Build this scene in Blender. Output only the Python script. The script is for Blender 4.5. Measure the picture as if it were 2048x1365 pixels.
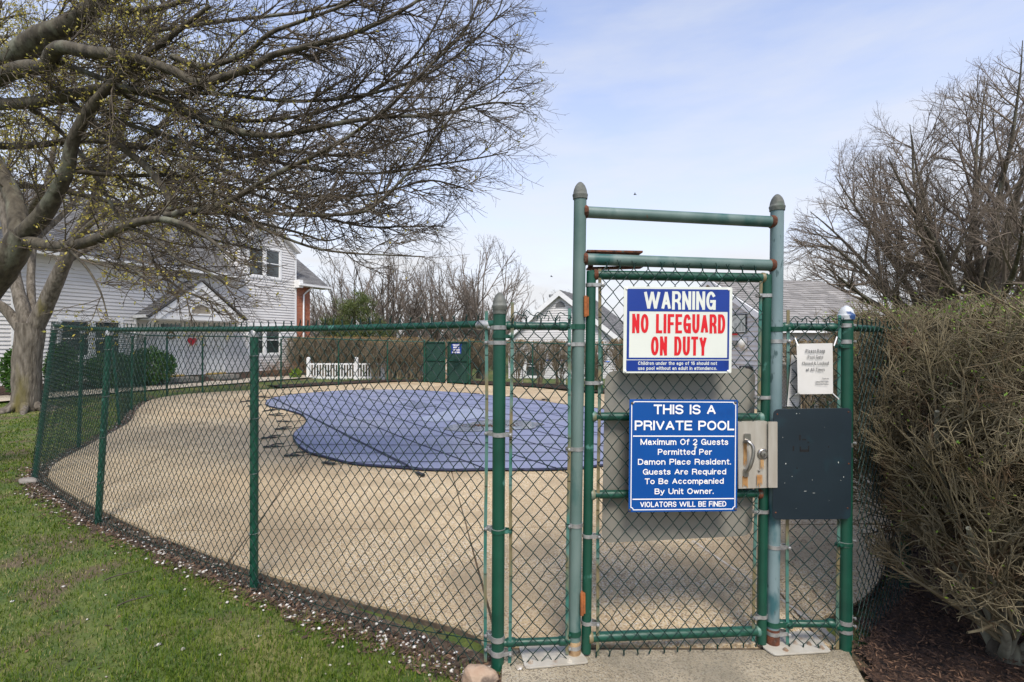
import bpy, bmesh, math, random
import numpy as np
from mathutils import Vector

# ------------------------------------------------------------------ scene, camera, light
S = bpy.context.scene
for _o in list(bpy.data.objects):
    bpy.data.objects.remove(_o)
cam = bpy.data.cameras.new('camera'); camo = bpy.data.objects.new('camera', cam)
S.collection.objects.link(camo); S.camera = camo
CAM_H, F = 1.70, 1000.0          # eye height in metres, focal length in photo pixels
camo.location = (0, 0, CAM_H); camo.rotation_euler = (math.radians(90), 0, 0)
cam.sensor_width = 36; cam.lens = 36 * F / 2048; cam.clip_start = 0.05; cam.clip_end = 3000
cam.shift_y = 0.0007

SUN_EL, SUN_AZ = math.radians(54), math.radians(172)    # azimuth clockwise from +Y
world = bpy.data.worlds.new('World'); S.world = world; world.use_nodes = True
wn, wl = world.node_tree.nodes, world.node_tree.links
wn.clear()
wout = wn.new('ShaderNodeOutputWorld'); wbg = wn.new('ShaderNodeBackground')
sky = wn.new('ShaderNodeTexSky'); sky.sky_type = 'NISHITA'; sky.sun_disc = False
sky.sun_elevation = SUN_EL; sky.sun_rotation = SUN_AZ
sky.air_density = 1.0; sky.dust_density = 0.6; sky.ozone_density = 2.5
tc = wn.new('ShaderNodeTexCoord'); sep = wn.new('ShaderNodeSeparateXYZ')
wl.new(tc.outputs['Generated'], sep.inputs[0])
mp = wn.new('ShaderNodeMapping'); mp.inputs['Scale'].default_value = (2.2, 2.2, 9.0)
wl.new(tc.outputs['Generated'], mp.inputs[0])
nz = wn.new('ShaderNodeTexNoise'); nz.inputs['Scale'].default_value = 1.6
nz.inputs['Detail'].default_value = 7; nz.inputs['Roughness'].default_value = 0.55
wl.new(mp.outputs[0], nz.inputs[0])
el = wn.new('ShaderNodeMapRange'); el.inputs[1].default_value = 0.0; el.inputs[2].default_value = 0.62
el.inputs[3].default_value = 1.0; el.inputs[4].default_value = 0.24; wl.new(sep.outputs[2], el.inputs[0])
cn = wn.new('ShaderNodeMapRange'); cn.inputs[1].default_value = 0.35; cn.inputs[2].default_value = 0.72
cn.inputs[3].default_value = -0.10; cn.inputs[4].default_value = 0.22; wl.new(nz.outputs[0], cn.inputs[0])
ad = wn.new('ShaderNodeMath'); ad.operation = 'ADD'; ad.use_clamp = True
wl.new(el.outputs[0], ad.inputs[0]); wl.new(cn.outputs[0], ad.inputs[1])
sc = wn.new('ShaderNodeVectorMath'); sc.operation = 'MULTIPLY'; sc.inputs[1].default_value = (1.06, .97, 1.04)
wl.new(sky.outputs[0], sc.inputs[0])
mx = wn.new('ShaderNodeMixRGB'); mx.inputs[2].default_value = (2.95, 3.0, 3.12, 1)
wl.new(ad.outputs[0], mx.inputs[0]); wl.new(sc.outputs[0], mx.inputs[1])
wl.new(mx.outputs[0], wbg.inputs[0]); wbg.inputs[1].default_value = 0.10
wl.new(wbg.outputs[0], wout.inputs[0])

sun = bpy.data.lights.new('sun', 'SUN'); suno = bpy.data.objects.new('sun', sun)
S.collection.objects.link(suno)
sun.energy = 1.5; sun.angle = math.radians(20); sun.color = (1.0, 0.94, 0.85)
_d = Vector((math.sin(SUN_AZ) * math.cos(SUN_EL), math.cos(SUN_AZ) * math.cos(SUN_EL), math.sin(SUN_EL)))
suno.rotation_euler = _d.to_track_quat('Z', 'Y').to_euler(); suno.location = (0, 0, 30)
S.view_settings.view_transform = 'Standard'; S.view_settings.look = 'None'
S.view_settings.exposure = 1.55; S.view_settings.gamma = 1.0; S.view_settings.use_curve_mapping = False
S.render.engine = 'CYCLES'; S.cycles.max_bounces = 5; S.cycles.transparent_max_bounces = 8
S.cycles.use_denoising = True

random.seed(7); rng = np.random.default_rng(11)
V3 = lambda *a: np.array(a, float)
def PX(px, py, Z): return V3((px - 1024) / F * Z, Z, CAM_H - (py - 682) / F * Z)   # where a measured point stands at distance Z
def GP(px, py, g=0.0):                                                           # ... when it lies on the ground
    Z = (CAM_H - g) * F / (py - 682); return V3((px - 1024) / F * Z, Z, g)
def sstep(a, b, x):
    t = np.clip((np.asarray(x, float) - a) / (b - a), 0, 1); return t * t * (3 - 2 * t)

# ------------------------------------------------------------------ materials
MATS = {}
def mat(name, c1, c2=None, scale=8.0, rough=0.7, bump=0.0, bscale=None, metal=0.0, c3=None, t3=0.62, s3=3.0, w3=0.06,
        stretch=(1, 1, 1), attr=None, lo=0.35, hi=0.65, detail=6, spec=0.5, vor=None, coords='Object', transl=0.0, bdist=0.01, c4=None, s4=1.0, t4=.6, w4=.1, f4=1.0):
    if name in MATS: return MATS[name]
    m = bpy.data.materials.new(name); m.use_nodes = True; MATS[name] = m
    n, l = m.node_tree.nodes, m.node_tree.links
    b = n['Principled BSDF']; b.inputs['Roughness'].default_value = rough; b.inputs['Metallic'].default_value = metal
    b.inputs['Specular IOR Level'].default_value = spec
    col = lambda c: (c[0], c[1], c[2], 1)
    t = n.new('ShaderNodeTexCoord'); mpp = n.new('ShaderNodeMapping'); mpp.inputs['Scale'].default_value = stretch
    l.new(t.outputs[coords], mpp.inputs[0])
    def noise(s, d=detail):
        q = n.new('ShaderNodeTexNoise'); q.inputs['Scale'].default_value = s; q.inputs['Detail'].default_value = d
        l.new(mpp.outputs[0], q.inputs[0]); return q
    def mix(fac, a, bb):
        q = n.new('ShaderNodeMixRGB'); l.new(fac, q.inputs[0])
        if isinstance(a, tuple): q.inputs[1].default_value = a
        else: l.new(a, q.inputs[1])
        q.inputs[2].default_value = bb; return q.outputs[0]
    def rangeof(src, a, bb, o=1.0):
        q = n.new('ShaderNodeMapRange'); q.inputs[1].default_value = a; q.inputs[2].default_value = bb; q.inputs[4].default_value = o
        l.new(src, q.inputs[0]); return q.outputs[0]
    cur = None
    if c2 is not None:
        if attr:
            a = n.new('ShaderNodeAttribute'); a.attribute_name = attr; src = a.outputs['Fac']; lo, hi = 0, 1
        else: src = noise(scale).outputs[0]
        cur = mix(rangeof(src, lo, hi), col(c1), col(c2))
    if vor:      # (scale, colour, threshold) small speckles
        v = n.new('ShaderNodeTexVoronoi'); v.inputs['Scale'].default_value = vor[0]; l.new(mpp.outputs[0], v.inputs[0])
        sp = n.new('ShaderNodeSeparateColor'); l.new(v.outputs['Color'], sp.inputs[0])
        cur = mix(rangeof(sp.outputs[0], vor[2], vor[2] + 0.08, vor[3]), cur if cur is not None else col(c1), col(vor[1]))
        cur = mix(rangeof(sp.outputs[1], 0.80, 0.86, vor[3]), cur, col(vor[4]))
    if c3 is not None:
        cur = mix(rangeof(noise(s3).outputs[0], t3 - w3, t3 + w3), cur if cur is not None else col(c1), col(c3))
    if c4 is not None:
        cur = mix(rangeof(noise(s4, 4).outputs[0], t4 - w4, t4 + w4, f4), cur if cur is not None else col(c1), col(c4))
    if cur is None: b.inputs['Base Color'].default_value = col(c1)
    else: l.new(cur, b.inputs['Base Color'])
    if bump:
        bn = n.new('ShaderNodeBump'); bn.inputs['Strength'].default_value = bump; bn.inputs['Distance'].default_value = bdist
        if vor and bscale is None: l.new(v.outputs['Distance'], bn.inputs['Height'])
        else: l.new(noise(bscale or scale * 3).outputs[0], bn.inputs['Height'])
        l.new(bn.outputs[0], b.inputs['Normal'])
    if transl:
        b.inputs['Subsurface Weight'].default_value = 0.0
        tr = n.new('ShaderNodeBsdfTranslucent'); ms = n.new('ShaderNodeMixShader'); ms.inputs[0].default_value = transl
        if cur is None: tr.inputs[0].default_value = col(c1)
        else: l.new(cur, tr.inputs[0])
        l.new(b.outputs[0], ms.inputs[1]); l.new(tr.outputs[0], ms.inputs[2]); l.new(ms.outputs[0], n['Material Output'].inputs[0])
    return m

GREEN = mat('green_vinyl_paint', (.004, .046, .028), (.006, .066, .038), 6, .42, .05, 60, c3=(.07, .2, .16), t3=.68, s3=9, w3=.03)
WORN = mat('weathered_green_paint', (.050, .105, .088), (.13, .185, .165), 4, .5, .08, 50, c3=(.018, .085, .075), t3=.60, s3=5, w3=.05, stretch=(1, 1, .45), c4=(.16, .07, .03), s4=14, t4=.74, w4=.02)
WORN_BLUE = mat('faded_bluegreen_paint', (.095, .155, .158), (.17, .235, .24), 4, .5, .12, 60, c3=(.03, .10, .11), t3=.63, s3=6, w3=.04, stretch=(1, 1, .4), c4=(.05, .09, .09), s4=26, t4=.66, w4=.03)
WIRE = mat('green_coated_wire', (.003, .018, .015), (.006, .034, .026), 30, .4, spec=.35)
WIRE_W = mat('worn_coated_wire', (.014, .07, .06), (.10, .16, .16), 14, .32, spec=.8)
GALV = mat('galvanised_steel', (.26, .26, .25), (.42, .42, .40), 30, .42, .05, 80, metal=.55, c3=(.10, .09, .07), t3=.68, s3=20)
STRIP = mat('worn_tension_bar', (.02, .13, .10), (.10, .19, .16), 9, .5, .05, 80, stretch=(1, 1, .5), c3=(.17, .14, .07), t3=.52, s3=5, w3=.05)
RUST = mat('rust', (.15, .045, .018), (.05, .022, .012), 24, .95, .8, 70, c3=(.09, .10, .08), t3=.66, s3=30)
RUSTG = mat('rusted_galvanised', (.30, .26, .2), (.22, .11, .05), 18, .8, .3, 90, c3=(.5, .46, .38), t3=.55, s3=8)
CAPM = mat('weathered_cap', (.09, .095, .08), (.16, .165, .145), 25, .7, .15, 90, metal=.3, c3=(.08, .10, .08), t3=.6, s3=9)
BLACK = mat('black_rubber', (.012, .012, .013), rough=.6)
WHITE = mat('white_trim_paint', (.80, .80, .78), (.72, .72, .70), 3, .5)
SIDING = mat('pale_vinyl_siding', (.64, .625, .60), (.59, .575, .55), 1.3, .55, c3=(.54, .52, .49), t3=.7, s3=.7, w3=.1)
GLASS = mat('dark_window_glass', (.015, .02, .022), (.06, .075, .075), 1.5, .05, spec=.8)
SHG = mat('grey_roof_shingle', (.10, .098, .095), (.185, .18, .172), attr='rnd', rough=.9, bump=.3, bscale=150)
SHL = mat('light_grey_roof_shingle', (.19, .18, .168), (.29, .275, .255), attr='rnd', rough=.9, bump=.3, bscale=150)
BRICK = mat('red_brick', (.30, .085, .04), (.40, .15, .075), attr='rnd', rough=.85, bump=.3, bscale=90)
MORTAR = mat('mortar', (.42, .38, .33), (.34, .31, .27), 30, .95, .3, 120)

# ------------------------------------------------------------------ mesh building
ORG = {}
class Acc:
    """collects geometry and links it as ONE mesh object"""
    def __init__(s): s.v = []; s.q = []; s.t = []; s.n = 0; s.a = []; s.poly = []
    def add(s, v, q=None, t=None, a=None, poly=None):
        v = np.asarray(v, float).reshape(-1, 3); s.v.append(v)
        if q is not None and len(q): s.q.append(np.asarray(q, int).reshape(-1, 4) + s.n)
        if t is not None and len(t): s.t.append(np.asarray(t, int).reshape(-1, 3) + s.n)
        if poly is not None: s.poly += [[i + s.n for i in p] for p in poly]
        s.a.append(np.broadcast_to(np.asarray(0.0 if a is None else a, float), (len(v),)).copy()); s.n += len(v); return s
    def box(s, c, sx, sy, sz, ax=None, a=None):
        """box with centre c and axes ax (3 unit rows)"""
        ax = np.eye(3) if ax is None else np.asarray(ax, float)
        h = np.array([[x, y, z] for x in (-1, 1) for y in (-1, 1) for z in (-1, 1)]) * np.array([sx, sy, sz]) / 2
        return s.add(np.asarray(c) + h @ ax, [[0, 1, 3, 2], [4, 6, 7, 5], [0, 4, 5, 1], [2, 3, 7, 6], [0, 2, 6, 4], [1, 5, 7, 3]], a=a)
    def bar(s, p, q, w, d, up=(0, 0, 1), a=None):
        """rectangular bar from p to q"""
        p, q = np.asarray(p, float), np.asarray(q, float); x = q - p; L = np.linalg.norm(x); x = x / L
        y = np.cross(up, x); ny = np.linalg.norm(y)
        y = np.cross((0, 1, 0), x) if ny < 1e-4 else y / ny
        y = y / np.linalg.norm(y); return s.box((p + q) / 2, L, w, d, [x, y, np.cross(x, y)], a)
    def tubes(s, P, R, k=6, a=None, cap=True):
        """P (M,N,3), R (M,N): M tubes of N rings with k sides"""
        P = np.asarray(P, float); R = np.asarray(R, float); M, N, _ = P.shape
        T = np.empty_like(P); T[:, 1:-1] = P[:, 2:] - P[:, :-2]; T[:, 0] = P[:, 1] - P[:, 0]; T[:, -1] = P[:, -1] - P[:, -2]
        T /= np.linalg.norm(T, axis=2, keepdims=True) + 1e-12
        m = P[:, -1] - P[:, 0]; ref = np.zeros((M, 1, 3)); i = np.argmin(np.abs(m), axis=1); ref[np.arange(M), 0, i] = 1
        A = np.cross(T, np.broadcast_to(ref, T.shape)); A /= np.linalg.norm(A, axis=2, keepdims=True) + 1e-12
        B = np.cross(T, A); th = np.arange(k) * 2 * math.pi / k
        V = P[:, :, None] + R[:, :, None, None] * (np.cos(th)[None, None, :, None] * A[:, :, None] + np.sin(th)[None, None, :, None] * B[:, :, None])
        idx = np.arange(M * N * k).reshape(M, N, k); r = np.roll(idx, -1, axis=2)
        Q = np.stack([idx[:, :-1], r[:, :-1], r[:, 1:], idx[:, 1:]], -1).reshape(-1, 4)
        aa = None if a is None else np.repeat(np.asarray(a, float), N * k) if np.ndim(a) else a
        base = s.n; s.add(V.reshape(-1, 3), Q, a=aa)
        if cap and k > 3:
            for e in (idx[:, 0], idx[:, -1]): s.poly += [(base + row).tolist() for row in e] if M < 400 else []
        return s
    def tube(s, pts, r, k=12, a=None):
        pts = np.asarray(pts, float); r = np.broadcast_to(np.asarray(r, float), (len(pts),)); return s.tubes(pts[None], r[None], k, a)
    def lathe(s, c, prof, k=16, ax=(0, 0, 1)):
        """surface of revolution about ax through c; prof = [(radius, height)]"""
        ax = np.asarray(ax, float) / np.linalg.norm(ax); ref = np.array([1.0, 0, 0]) if abs(ax[0]) < .9 else np.array([0, 1.0, 0])
        A = np.cross(ax, ref); A /= np.linalg.norm(A); B = np.cross(ax, A); th = np.arange(k) * 2 * math.pi / k
        V = np.array([np.asarray(c) + ax * h + r * (math.cos(t) * A + math.sin(t) * B) for r, h in prof for t in th])
        N = len(prof); idx = np.arange(N * k).reshape(N, k); rr = np.roll(idx, -1, 1)
        base = s.n; s.add(V, np.stack([idx[:-1], rr[:-1], rr[1:], idx[1:]], -1).reshape(-1, 4))
        s.poly += [(base + idx[0]).tolist(), (base + idx[-1]).tolist()]; return s
    def prism(s, pts, off, a=None):
        """closed polygon pts pushed along vector off"""
        pts = np.asarray(pts, float); n = len(pts); v = np.vstack([pts, pts + np.asarray(off)])
        return s.add(v, [[i, (i + 1) % n, n + (i + 1) % n, n + i] for i in range(n)], poly=[list(range(n))[::-1], list(range(n, 2 * n))], a=a)
    def build(s, name, material, parent=None, label=None, cat=None, group=None, kind=None, smooth=False, attr=False, loc=None, bevel=0):
        me = bpy.data.meshes.new(name); v = np.concatenate(s.v)
        org = ORG[parent.name] if parent is not None else (np.asarray(loc, float) if loc is not None else np.zeros(3))
        v = v - org
        q = np.concatenate(s.q) if s.q else np.zeros((0, 4), int); t = np.concatenate(s.t) if s.t else np.zeros((0, 3), int)
        pl = [len(p) for p in s.poly]
        me.vertices.add(len(v)); me.vertices.foreach_set('co', v.ravel())
        li = np.concatenate([q.ravel(), t.ravel(), np.array([i for p in s.poly for i in p], int)]).astype(np.int32)
        tot = np.concatenate([np.full(len(q), 4), np.full(len(t), 3), np.array(pl, int)]).astype(np.int32)
        me.loops.add(len(li)); me.loops.foreach_set('vertex_index', li)
        me.polygons.add(len(tot)); me.polygons.foreach_set('loop_start', (np.cumsum(tot) - tot).astype(np.int32))
        me.polygons.foreach_set('loop_total', tot)
        me.polygons.foreach_set('use_smooth', np.full(len(tot), bool(smooth)))
        me.update(calc_edges=True)
        if smooth and s.poly and len(v) < 60000: me.set_sharp_from_angle(angle=math.radians(50))
        if attr:
            at = me.attributes.new('rnd', 'FLOAT', 'POINT'); at.data.foreach_set('value', np.concatenate(s.a).astype(np.float32))
        me.materials.append(material)
        o = bpy.data.objects.new(name, me); S.collection.objects.link(o)
        if parent is not None: o.parent = parent
        else: o.location = org
        ORG[o.name] = org
        if bevel:
            bv = o.modifiers.new('bevel', 'BEVEL'); bv.width = bevel; bv.segments = 2; bv.limit_method = 'ANGLE'
        tag(o, label, cat, group, kind); return o
def tag(o, label=None, cat=None, group=None, kind=None):
    if label: o['label'] = label
    if cat: o['category'] = cat
    if group: o['group'] = group
    if kind: o['kind'] = kind
def thing(name, loc, label, cat, group=None):
    o = bpy.data.objects.new(name, None); S.collection.objects.link(o); o.location = tuple(loc); o.empty_display_size = .1
    ORG[o.name] = np.asarray(loc, float); tag(o, label, cat, group); return o
def copy_tree(o, loc, rz=0, sc=1.0, label=None, group=None):
    c = o.copy(); S.collection.objects.link(c); c.location = tuple(loc); c.rotation_euler = (0, 0, rz); c.scale = (sc, sc, sc)
    if label: c['label'] = label
    if group: c['group'] = group
    for ch in list(o.children):
        d = ch.copy(); S.collection.objects.link(d); d.parent = c
    return c
def crom(pts, n):
    """smooth curve through pts, n samples"""
    P = np.asarray(pts, float); P = np.vstack([2 * P[0] - P[1], P, 2 * P[-1] - P[-2]]); m = len(P) - 3
    t = np.linspace(0, m - 1e-6, n); i = t.astype(int); f = (t - i)[:, None]
    a, b, c, d = P[i], P[i + 1], P[i + 2], P[i + 3]
    return .5 * (2 * b + (c - a) * f + (2 * a - 5 * b + 4 * c - d) * f ** 2 + (3 * b - a - 3 * c + d) * f ** 3)
def inside(px, py, poly):
    px = np.asarray(px, float); py = np.asarray(py, float); r = np.zeros(px.shape, bool); n = len(poly)
    for i in range(n):
        x1, y1 = poly[i][:2]; x2, y2 = poly[(i + 1) % n][:2]
        if y1 == y2: continue
        c = ((y1 > py) != (y2 > py)) & (px < (x2 - x1) * (py - y1) / (y2 - y1) + x1); r ^= c
    return r

# ------------------------------------------------------------------ lettering: a plain bold sans drawn with strokes
def _arc(cx, cy, rx, ry, a0, a1, n=9):
    return [(cx + rx * math.cos(math.radians(a0 + (a1 - a0) * i / n)), cy + ry * math.sin(math.radians(a0 + (a1 - a0) * i / n))) for i in range(n + 1)]
XH = .70
_O = _arc(.5, .5, .5, .5, 90, 450, 20)
def _o(w=1): return _arc(.5, XH / 2, .5, XH / 2, 90, 450, 18)
GL = {
 'A': (.86, [[(0, 0), (.5, 1)], [(.5, 1), (1, 0)], [(.2, .32), (.8, .32)]]), 'B': (.78, [[(0, 0), (0, 1)], [(0, 1), (.55, 1)] + _arc(.6, .76, .34, .24, 90, -90) + [(0, .52)], [(.55, .52)] + _arc(.62, .26, .38, .26, 90, -90) + [(0, 0)]]),
 'C': (.84, [_arc(.5, .5, .5, .5, 40, 320, 16)]), 'D': (.82, [[(0, 0), (0, 1)], [(0, 1), (.4, 1)] + _arc(.45, .5, .55, .5, 90, -90, 14) + [(0, 0)]]),
 'E': (.70, [[(0, 0), (0, 1)], [(0, 1), (1, 1)], [(0, .52), (.9, .52)], [(0, 0), (1, 0)]]), 'F': (.66, [[(0, 0), (0, 1)], [(0, 1), (1, 1)], [(0, .5), (.88, .5)]]),
 'G': (.88, [_arc(.5, .5, .5, .5, 42, 335, 16) + [(1, .45)], [(.58, .45), (1, .45)], [(1, .45), (1, 0)]]), 'H': (.80, [[(0, 0), (0, 1)], [(1, 0), (1, 1)], [(0, .52), (1, .52)]]),
 'I': (.0, [[(0, 0), (0, 1)]]), 'K': (.80, [[(0, 0), (0, 1)], [(1, 1), (0, .38)], [(.35, .58), (1, 0)]]), 'L': (.62, [[(0, 1), (0, 0)], [(0, 0), (1, 0)]]),
 'M': (1.1, [[(0, 0), (0, 1)], [(0, 1), (.5, 0)], [(.5, 0), (1, 1)], [(1, 1), (1, 0)]]), 'N': (.80, [[(0, 0), (0, 1)], [(0, 1), (1, 0)], [(1, 0), (1, 1)]]),
 'O': (.90, [_O]), 'P': (.74, [[(0, 0), (0, 1)], [(0, 1), (.5, 1)] + _arc(.6, .73, .4, .27, 90, -90) + [(0, .46)]]),
 'R': (.80, [[(0, 0), (0, 1)], [(0, 1), (.5, 1)] + _arc(.6, .74, .38, .26, 90, -90) + [(0, .48)], [(.62, .48), (.95, .3), (1, 0)]]),
 'S': (.76, [_arc(.5, .75, .48, .25, 20, 180, 8) + _arc(.5, .72, .48, .2, 190, 260, 3) + _arc(.5, .26, .5, .26, 80, -165, 12)]),
 'T': (.76, [[(0, 1), (1, 1)], [(.5, 1), (.5, 0)]]), 'U': (.80, [[(0, 1), (0, .4)] + _arc(.5, .36, .5, .36, 180, 360, 10) + [(1, 1)]]),
 'V': (.84, [[(0, 1), (.5, 0)], [(.5, 0), (1, 1)]]), 'W': (1.75, [[(0, 1), (.25, 0)], [(.25, 0), (.5, 1)], [(.5, 1), (.75, 0)], [(.75, 0), (1, 1)]]),
 'Y': (.84, [[(0, 1), (.5, .42)], [(1, 1), (.5, .42)], [(.5, .42), (.5, 0)]]), '&': (.8, [_arc(.4, .76, .22, .24, -60, 240, 12) + [(1, 0)], _arc(.42, .27, .42, .27, 110, 360, 12)]),
 'a': (.60, [[(.08, .5)] + _arc(.5, .5, .4, XH - .5, 160, 0, 7) + [(.9, .08), (1, 0)], _arc(.45, .2, .45, .2, 70, 300, 10) + [(.9, .15)], [(.45, .4), (.9, .46)]]),
 'b': (.64, [[(0, 0), (0, 1)], _o()]), 'c': (.60, [_arc(.5, XH / 2, .5, XH / 2, 45, 315, 12)]), 'd': (.64, [[(1, 0), (1, 1)], _o()]),
 'e': (.62, [[(.02, .38), (1, .38)] + _arc(.5, XH / 2, .5, XH / 2, 5, 315, 16)]), 'f': (.38, [[(.45, 0), (.45, .8), (.6, .97), (1, 1)], [(0, XH), (1, XH)]]),
 'g': (.64, [_o(), [(1, XH), (1, 0)] + _arc(.5, -.08, .5, .2, -10, -160, 8)]), 'h': (.60, [[(0, 0), (0, 1)], [(0, .4)] + _arc(.5, .42, .5, XH - .42, 180, 0, 8) + [(1, 0)]]),
 'i': (.0, [[(0, 0), (0, XH)], [(0, .97), (0, 1)]]), 'k': (.58, [[(0, 0), (0, 1)], [(.95, XH), (0, .26)], [(.35, .42), (1, 0)]]), 'l': (.0, [[(0, 0), (0, 1)]]),
 'm': (1.0, [[(0, 0), (0, XH)], [(0, .4)] + _arc(.25, .44, .25, XH - .44, 180, 0, 6) + [(.5, 0)], [(.5, .4)] + _arc(.75, .44, .25, XH - .44, 180, 0, 6) + [(1, 0)]]),
 'n': (.60, [[(0, 0), (0, XH)], [(0, .4)] + _arc(.5, .42, .5, XH - .42, 180, 0, 8) + [(1, 0)]]), 'o': (.66, [_o()]), 'p': (.64, [[(0, -.28), (0, XH)], _o()]),
 'q': (.64, [[(1, -.28), (1, XH)], _o()]), 'r': (.36, [[(0, 0), (0, XH)], [(0, .38), (.35, .64), (1, XH)]]),
 's': (.56, [_arc(.5, .53, .46, XH - .53, 20, 190, 7) + _arc(.5, .18, .5, .18, 75, -165, 10)]), 't': (.36, [[(.45, .92), (.45, .1), (.65, 0), (1, 0)], [(0, XH), (1, XH)]]),
 'u': (.60, [[(0, XH), (0, .25)] + _arc(.5, .25, .5, .25, 180, 360, 8) + [(1, XH)], [(1, .25), (1, 0)]]), 'w': (.90, [[(0, XH), (.25, 0)], [(.25, 0), (.5, XH)], [(.5, XH), (.75, 0)], [(.75, 0), (1, XH)]]),
 'x': (.60, [[(0, XH), (1, 0)], [(0, 0), (1, XH)]]), 'y': (.62, [[(0, XH), (.5, 0)], [(1, XH), (.5, 0), (.35, -.24), (.05, -.26)]]),
 '1': (.36, [[(1, 0), (1, 1)], [(1, .96), (0, .7)]]), '2': (.66, [_arc(.5, .68, .48, .32, 165, -25, 10) + [(0, 0)], [(0, 0), (1, 0)]]),
 '6': (.68, [_arc(.5, .31, .5, .31, 0, 360, 16), _arc(.55, .5, .55, .5, 60, 180, 7) + [(0, .35)]]), '0': (.66, [_O]), '.': (.0, [[(0, 0), (0, .03)]]),
}
def lettering(text, sign, u0, u1, v0, v1, material, parent, thick=.17, gap=.30, lift=.0012, space=.62, name='lettering'):
    """sign = (origin, U vector, V vector, outward normal); text baseline v0, cap top v1, from u0 to u1"""
    O, U, Vv, N = sign; lu, lv = np.linalg.norm(U), np.linalg.norm(Vv); H = (v1 - v0) * lv; W = (u1 - u0) * lu
    gl = []; x = 0; t = thick
    for ch in text:
        if ch == ' ': x += space; nsp = 1; continue
        w, st = GL[ch]; gl.append((x, w, st)); x += w; gl[-1] = gl[-1] + (len(gl) - 1,) 
    gg = gap * .42; ng = len(gl); sx = (W - ng * t * H - (ng - 1) * gg * H) / (x * H)   # condense the skeleton, keep the stroke width
    if sx < .25: t = thick * .7; gg *= .7; sx = (W - ng * t * H - (ng - 1) * gg * H) / (x * H)
    acc = Acc(); T = t * H; k = 0
    for (gx, w, st, gi) in gl:
        for s in st:
            p = [((gx + X * w) * sx * H + T / 2 + gi * (T + gg * H), T / 2 + (H - T) * Y) for X, Y in s]
            q = [p[0]]
            for a in p[1:]:
                if math.hypot(a[0] - q[-1][0], a[1] - q[-1][1]) > 1e-6: q.append(a)
            p = np.array(q); closed = np.hypot(*(p[0] - p[-1])) < 1e-5
            d = p[1:] - p[:-1]; d /= np.linalg.norm(d, axis=1, keepdims=True)
            if not closed:
                e = T / 2 * (1 if len(p) > 2 or abs(d[0][0]) < .05 or abs(d[0][1]) < .05 else .35)
                p = p.copy(); p[0] -= d[0] * e; p[-1] += d[-1] * e
            n = np.stack([-d[:, 1], d[:, 0]], 1); m = np.vstack([n[:1], n[1:] + n[:-1], n[-1:]])
            if closed: m[0] = m[-1] = n[0] + n[-1]
            m /= np.linalg.norm(m, axis=1, keepdims=True)
            L = p + m * T / 2; R = p - m * T / 2; k += 1
            P2 = np.vstack([L, R]); c = len(L)
            P3 = O + np.outer(u0 + P2[:, 0] / lu, U) + np.outer(v0 + P2[:, 1] / lv, Vv) + N * (lift + .00005 * (k % 4))
            acc.add(P3, [[c + i, c + i + 1, i + 1, i] for i in range(c - 1)])
    return acc.build(name, material, parent)
def fonttext(text, sign, u0, u1, v0, v1, material, parent, lift=.0012, off=0.0):
    """the same with Blender's own humanist font, for the printed notice"""
    O, U, Vv, N = sign; c = bpy.data.curves.new('t', 'FONT'); c.body = text; c.resolution_u = 3; c.offset = off
    o = bpy.data.objects.new('t', c); S.collection.objects.link(o); dg = bpy.context.evaluated_depsgraph_get(); dg.update()
    me = bpy.data.meshes.new_from_object(o.evaluated_get(dg)); bpy.data.objects.remove(o)
    v = np.array([x.co[:2] for x in me.vertices]); mn, mxx = v.min(0), v.max(0); x = (v - mn) / (mxx - mn)
    P3 = O + np.outer(u0 + x[:, 0] * (u1 - u0), U) + np.outer(v0 + x[:, 1] * (v1 - v0), Vv) + N * lift
    a = Acc(); a.add(P3, poly=[list(p.vertices) for p in me.polygons]); bpy.data.meshes.remove(me)
    return a.build('lettering', material, parent)
def rect(acc, sign, u0, u1, v0, v1, lift, th=.0004):
    O, U, Vv, N = sign; p = [O + U * a + Vv * b + N * lift for a, b in ((u0, v0), (u1, v0), (u1, v1), (u0, v1))]
    acc.prism(p, N * th); return acc
def round_plate(sign, r, n=6, th=.003, lift=0.0, u0=0, u1=1, v0=0, v1=1):
    """points of a rounded rectangle on the sign plane"""
    O, U, Vv, N = sign; lu, lv = np.linalg.norm(U), np.linalg.norm(Vv); pts = []
    for cx, cy, a0 in ((u1 - r / lu, v1 - r / lv, 0), (u0 + r / lu, v1 - r / lv, 90), (u0 + r / lu, v0 + r / lv, 180), (u1 - r / lu, v0 + r / lv, 270)):
        for i in range(n + 1):
            a = math.radians(a0 + 90 * i / n); pts.append(O + U * (cx + r / lu * math.cos(a)) + Vv * (cy + r / lv * math.sin(a)) + N * lift)
    return pts

# ------------------------------------------------------------------ ground
WALL_A, WALL_D = V3(-15.35, 15.4, 0), V3(.443, .896, 0); WALL_N = V3(.896, -.443, 0)   # front wall line of the big house
def ground(x, y):
    x = np.asarray(x, float); y = np.asarray(y, float)
    d = (x - WALL_A[0]) * WALL_N[0] + (y - WALL_A[1]) * WALL_N[1]
    g = -.05 + .15 * sstep(3.9, 2.2, d) * sstep(27, 22, y) * sstep(8, 13, y)
    g = g - .95 * sstep(23.5, 30, y) * sstep(-14, -8, x - (y - 24) * .4)
    g = g + .012 * np.sin(x * 1.9 + .7) * np.cos(y * 1.6) * sstep(3.0, 4.5, d * 0 + np.hypot(x, y))
    return g
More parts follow.
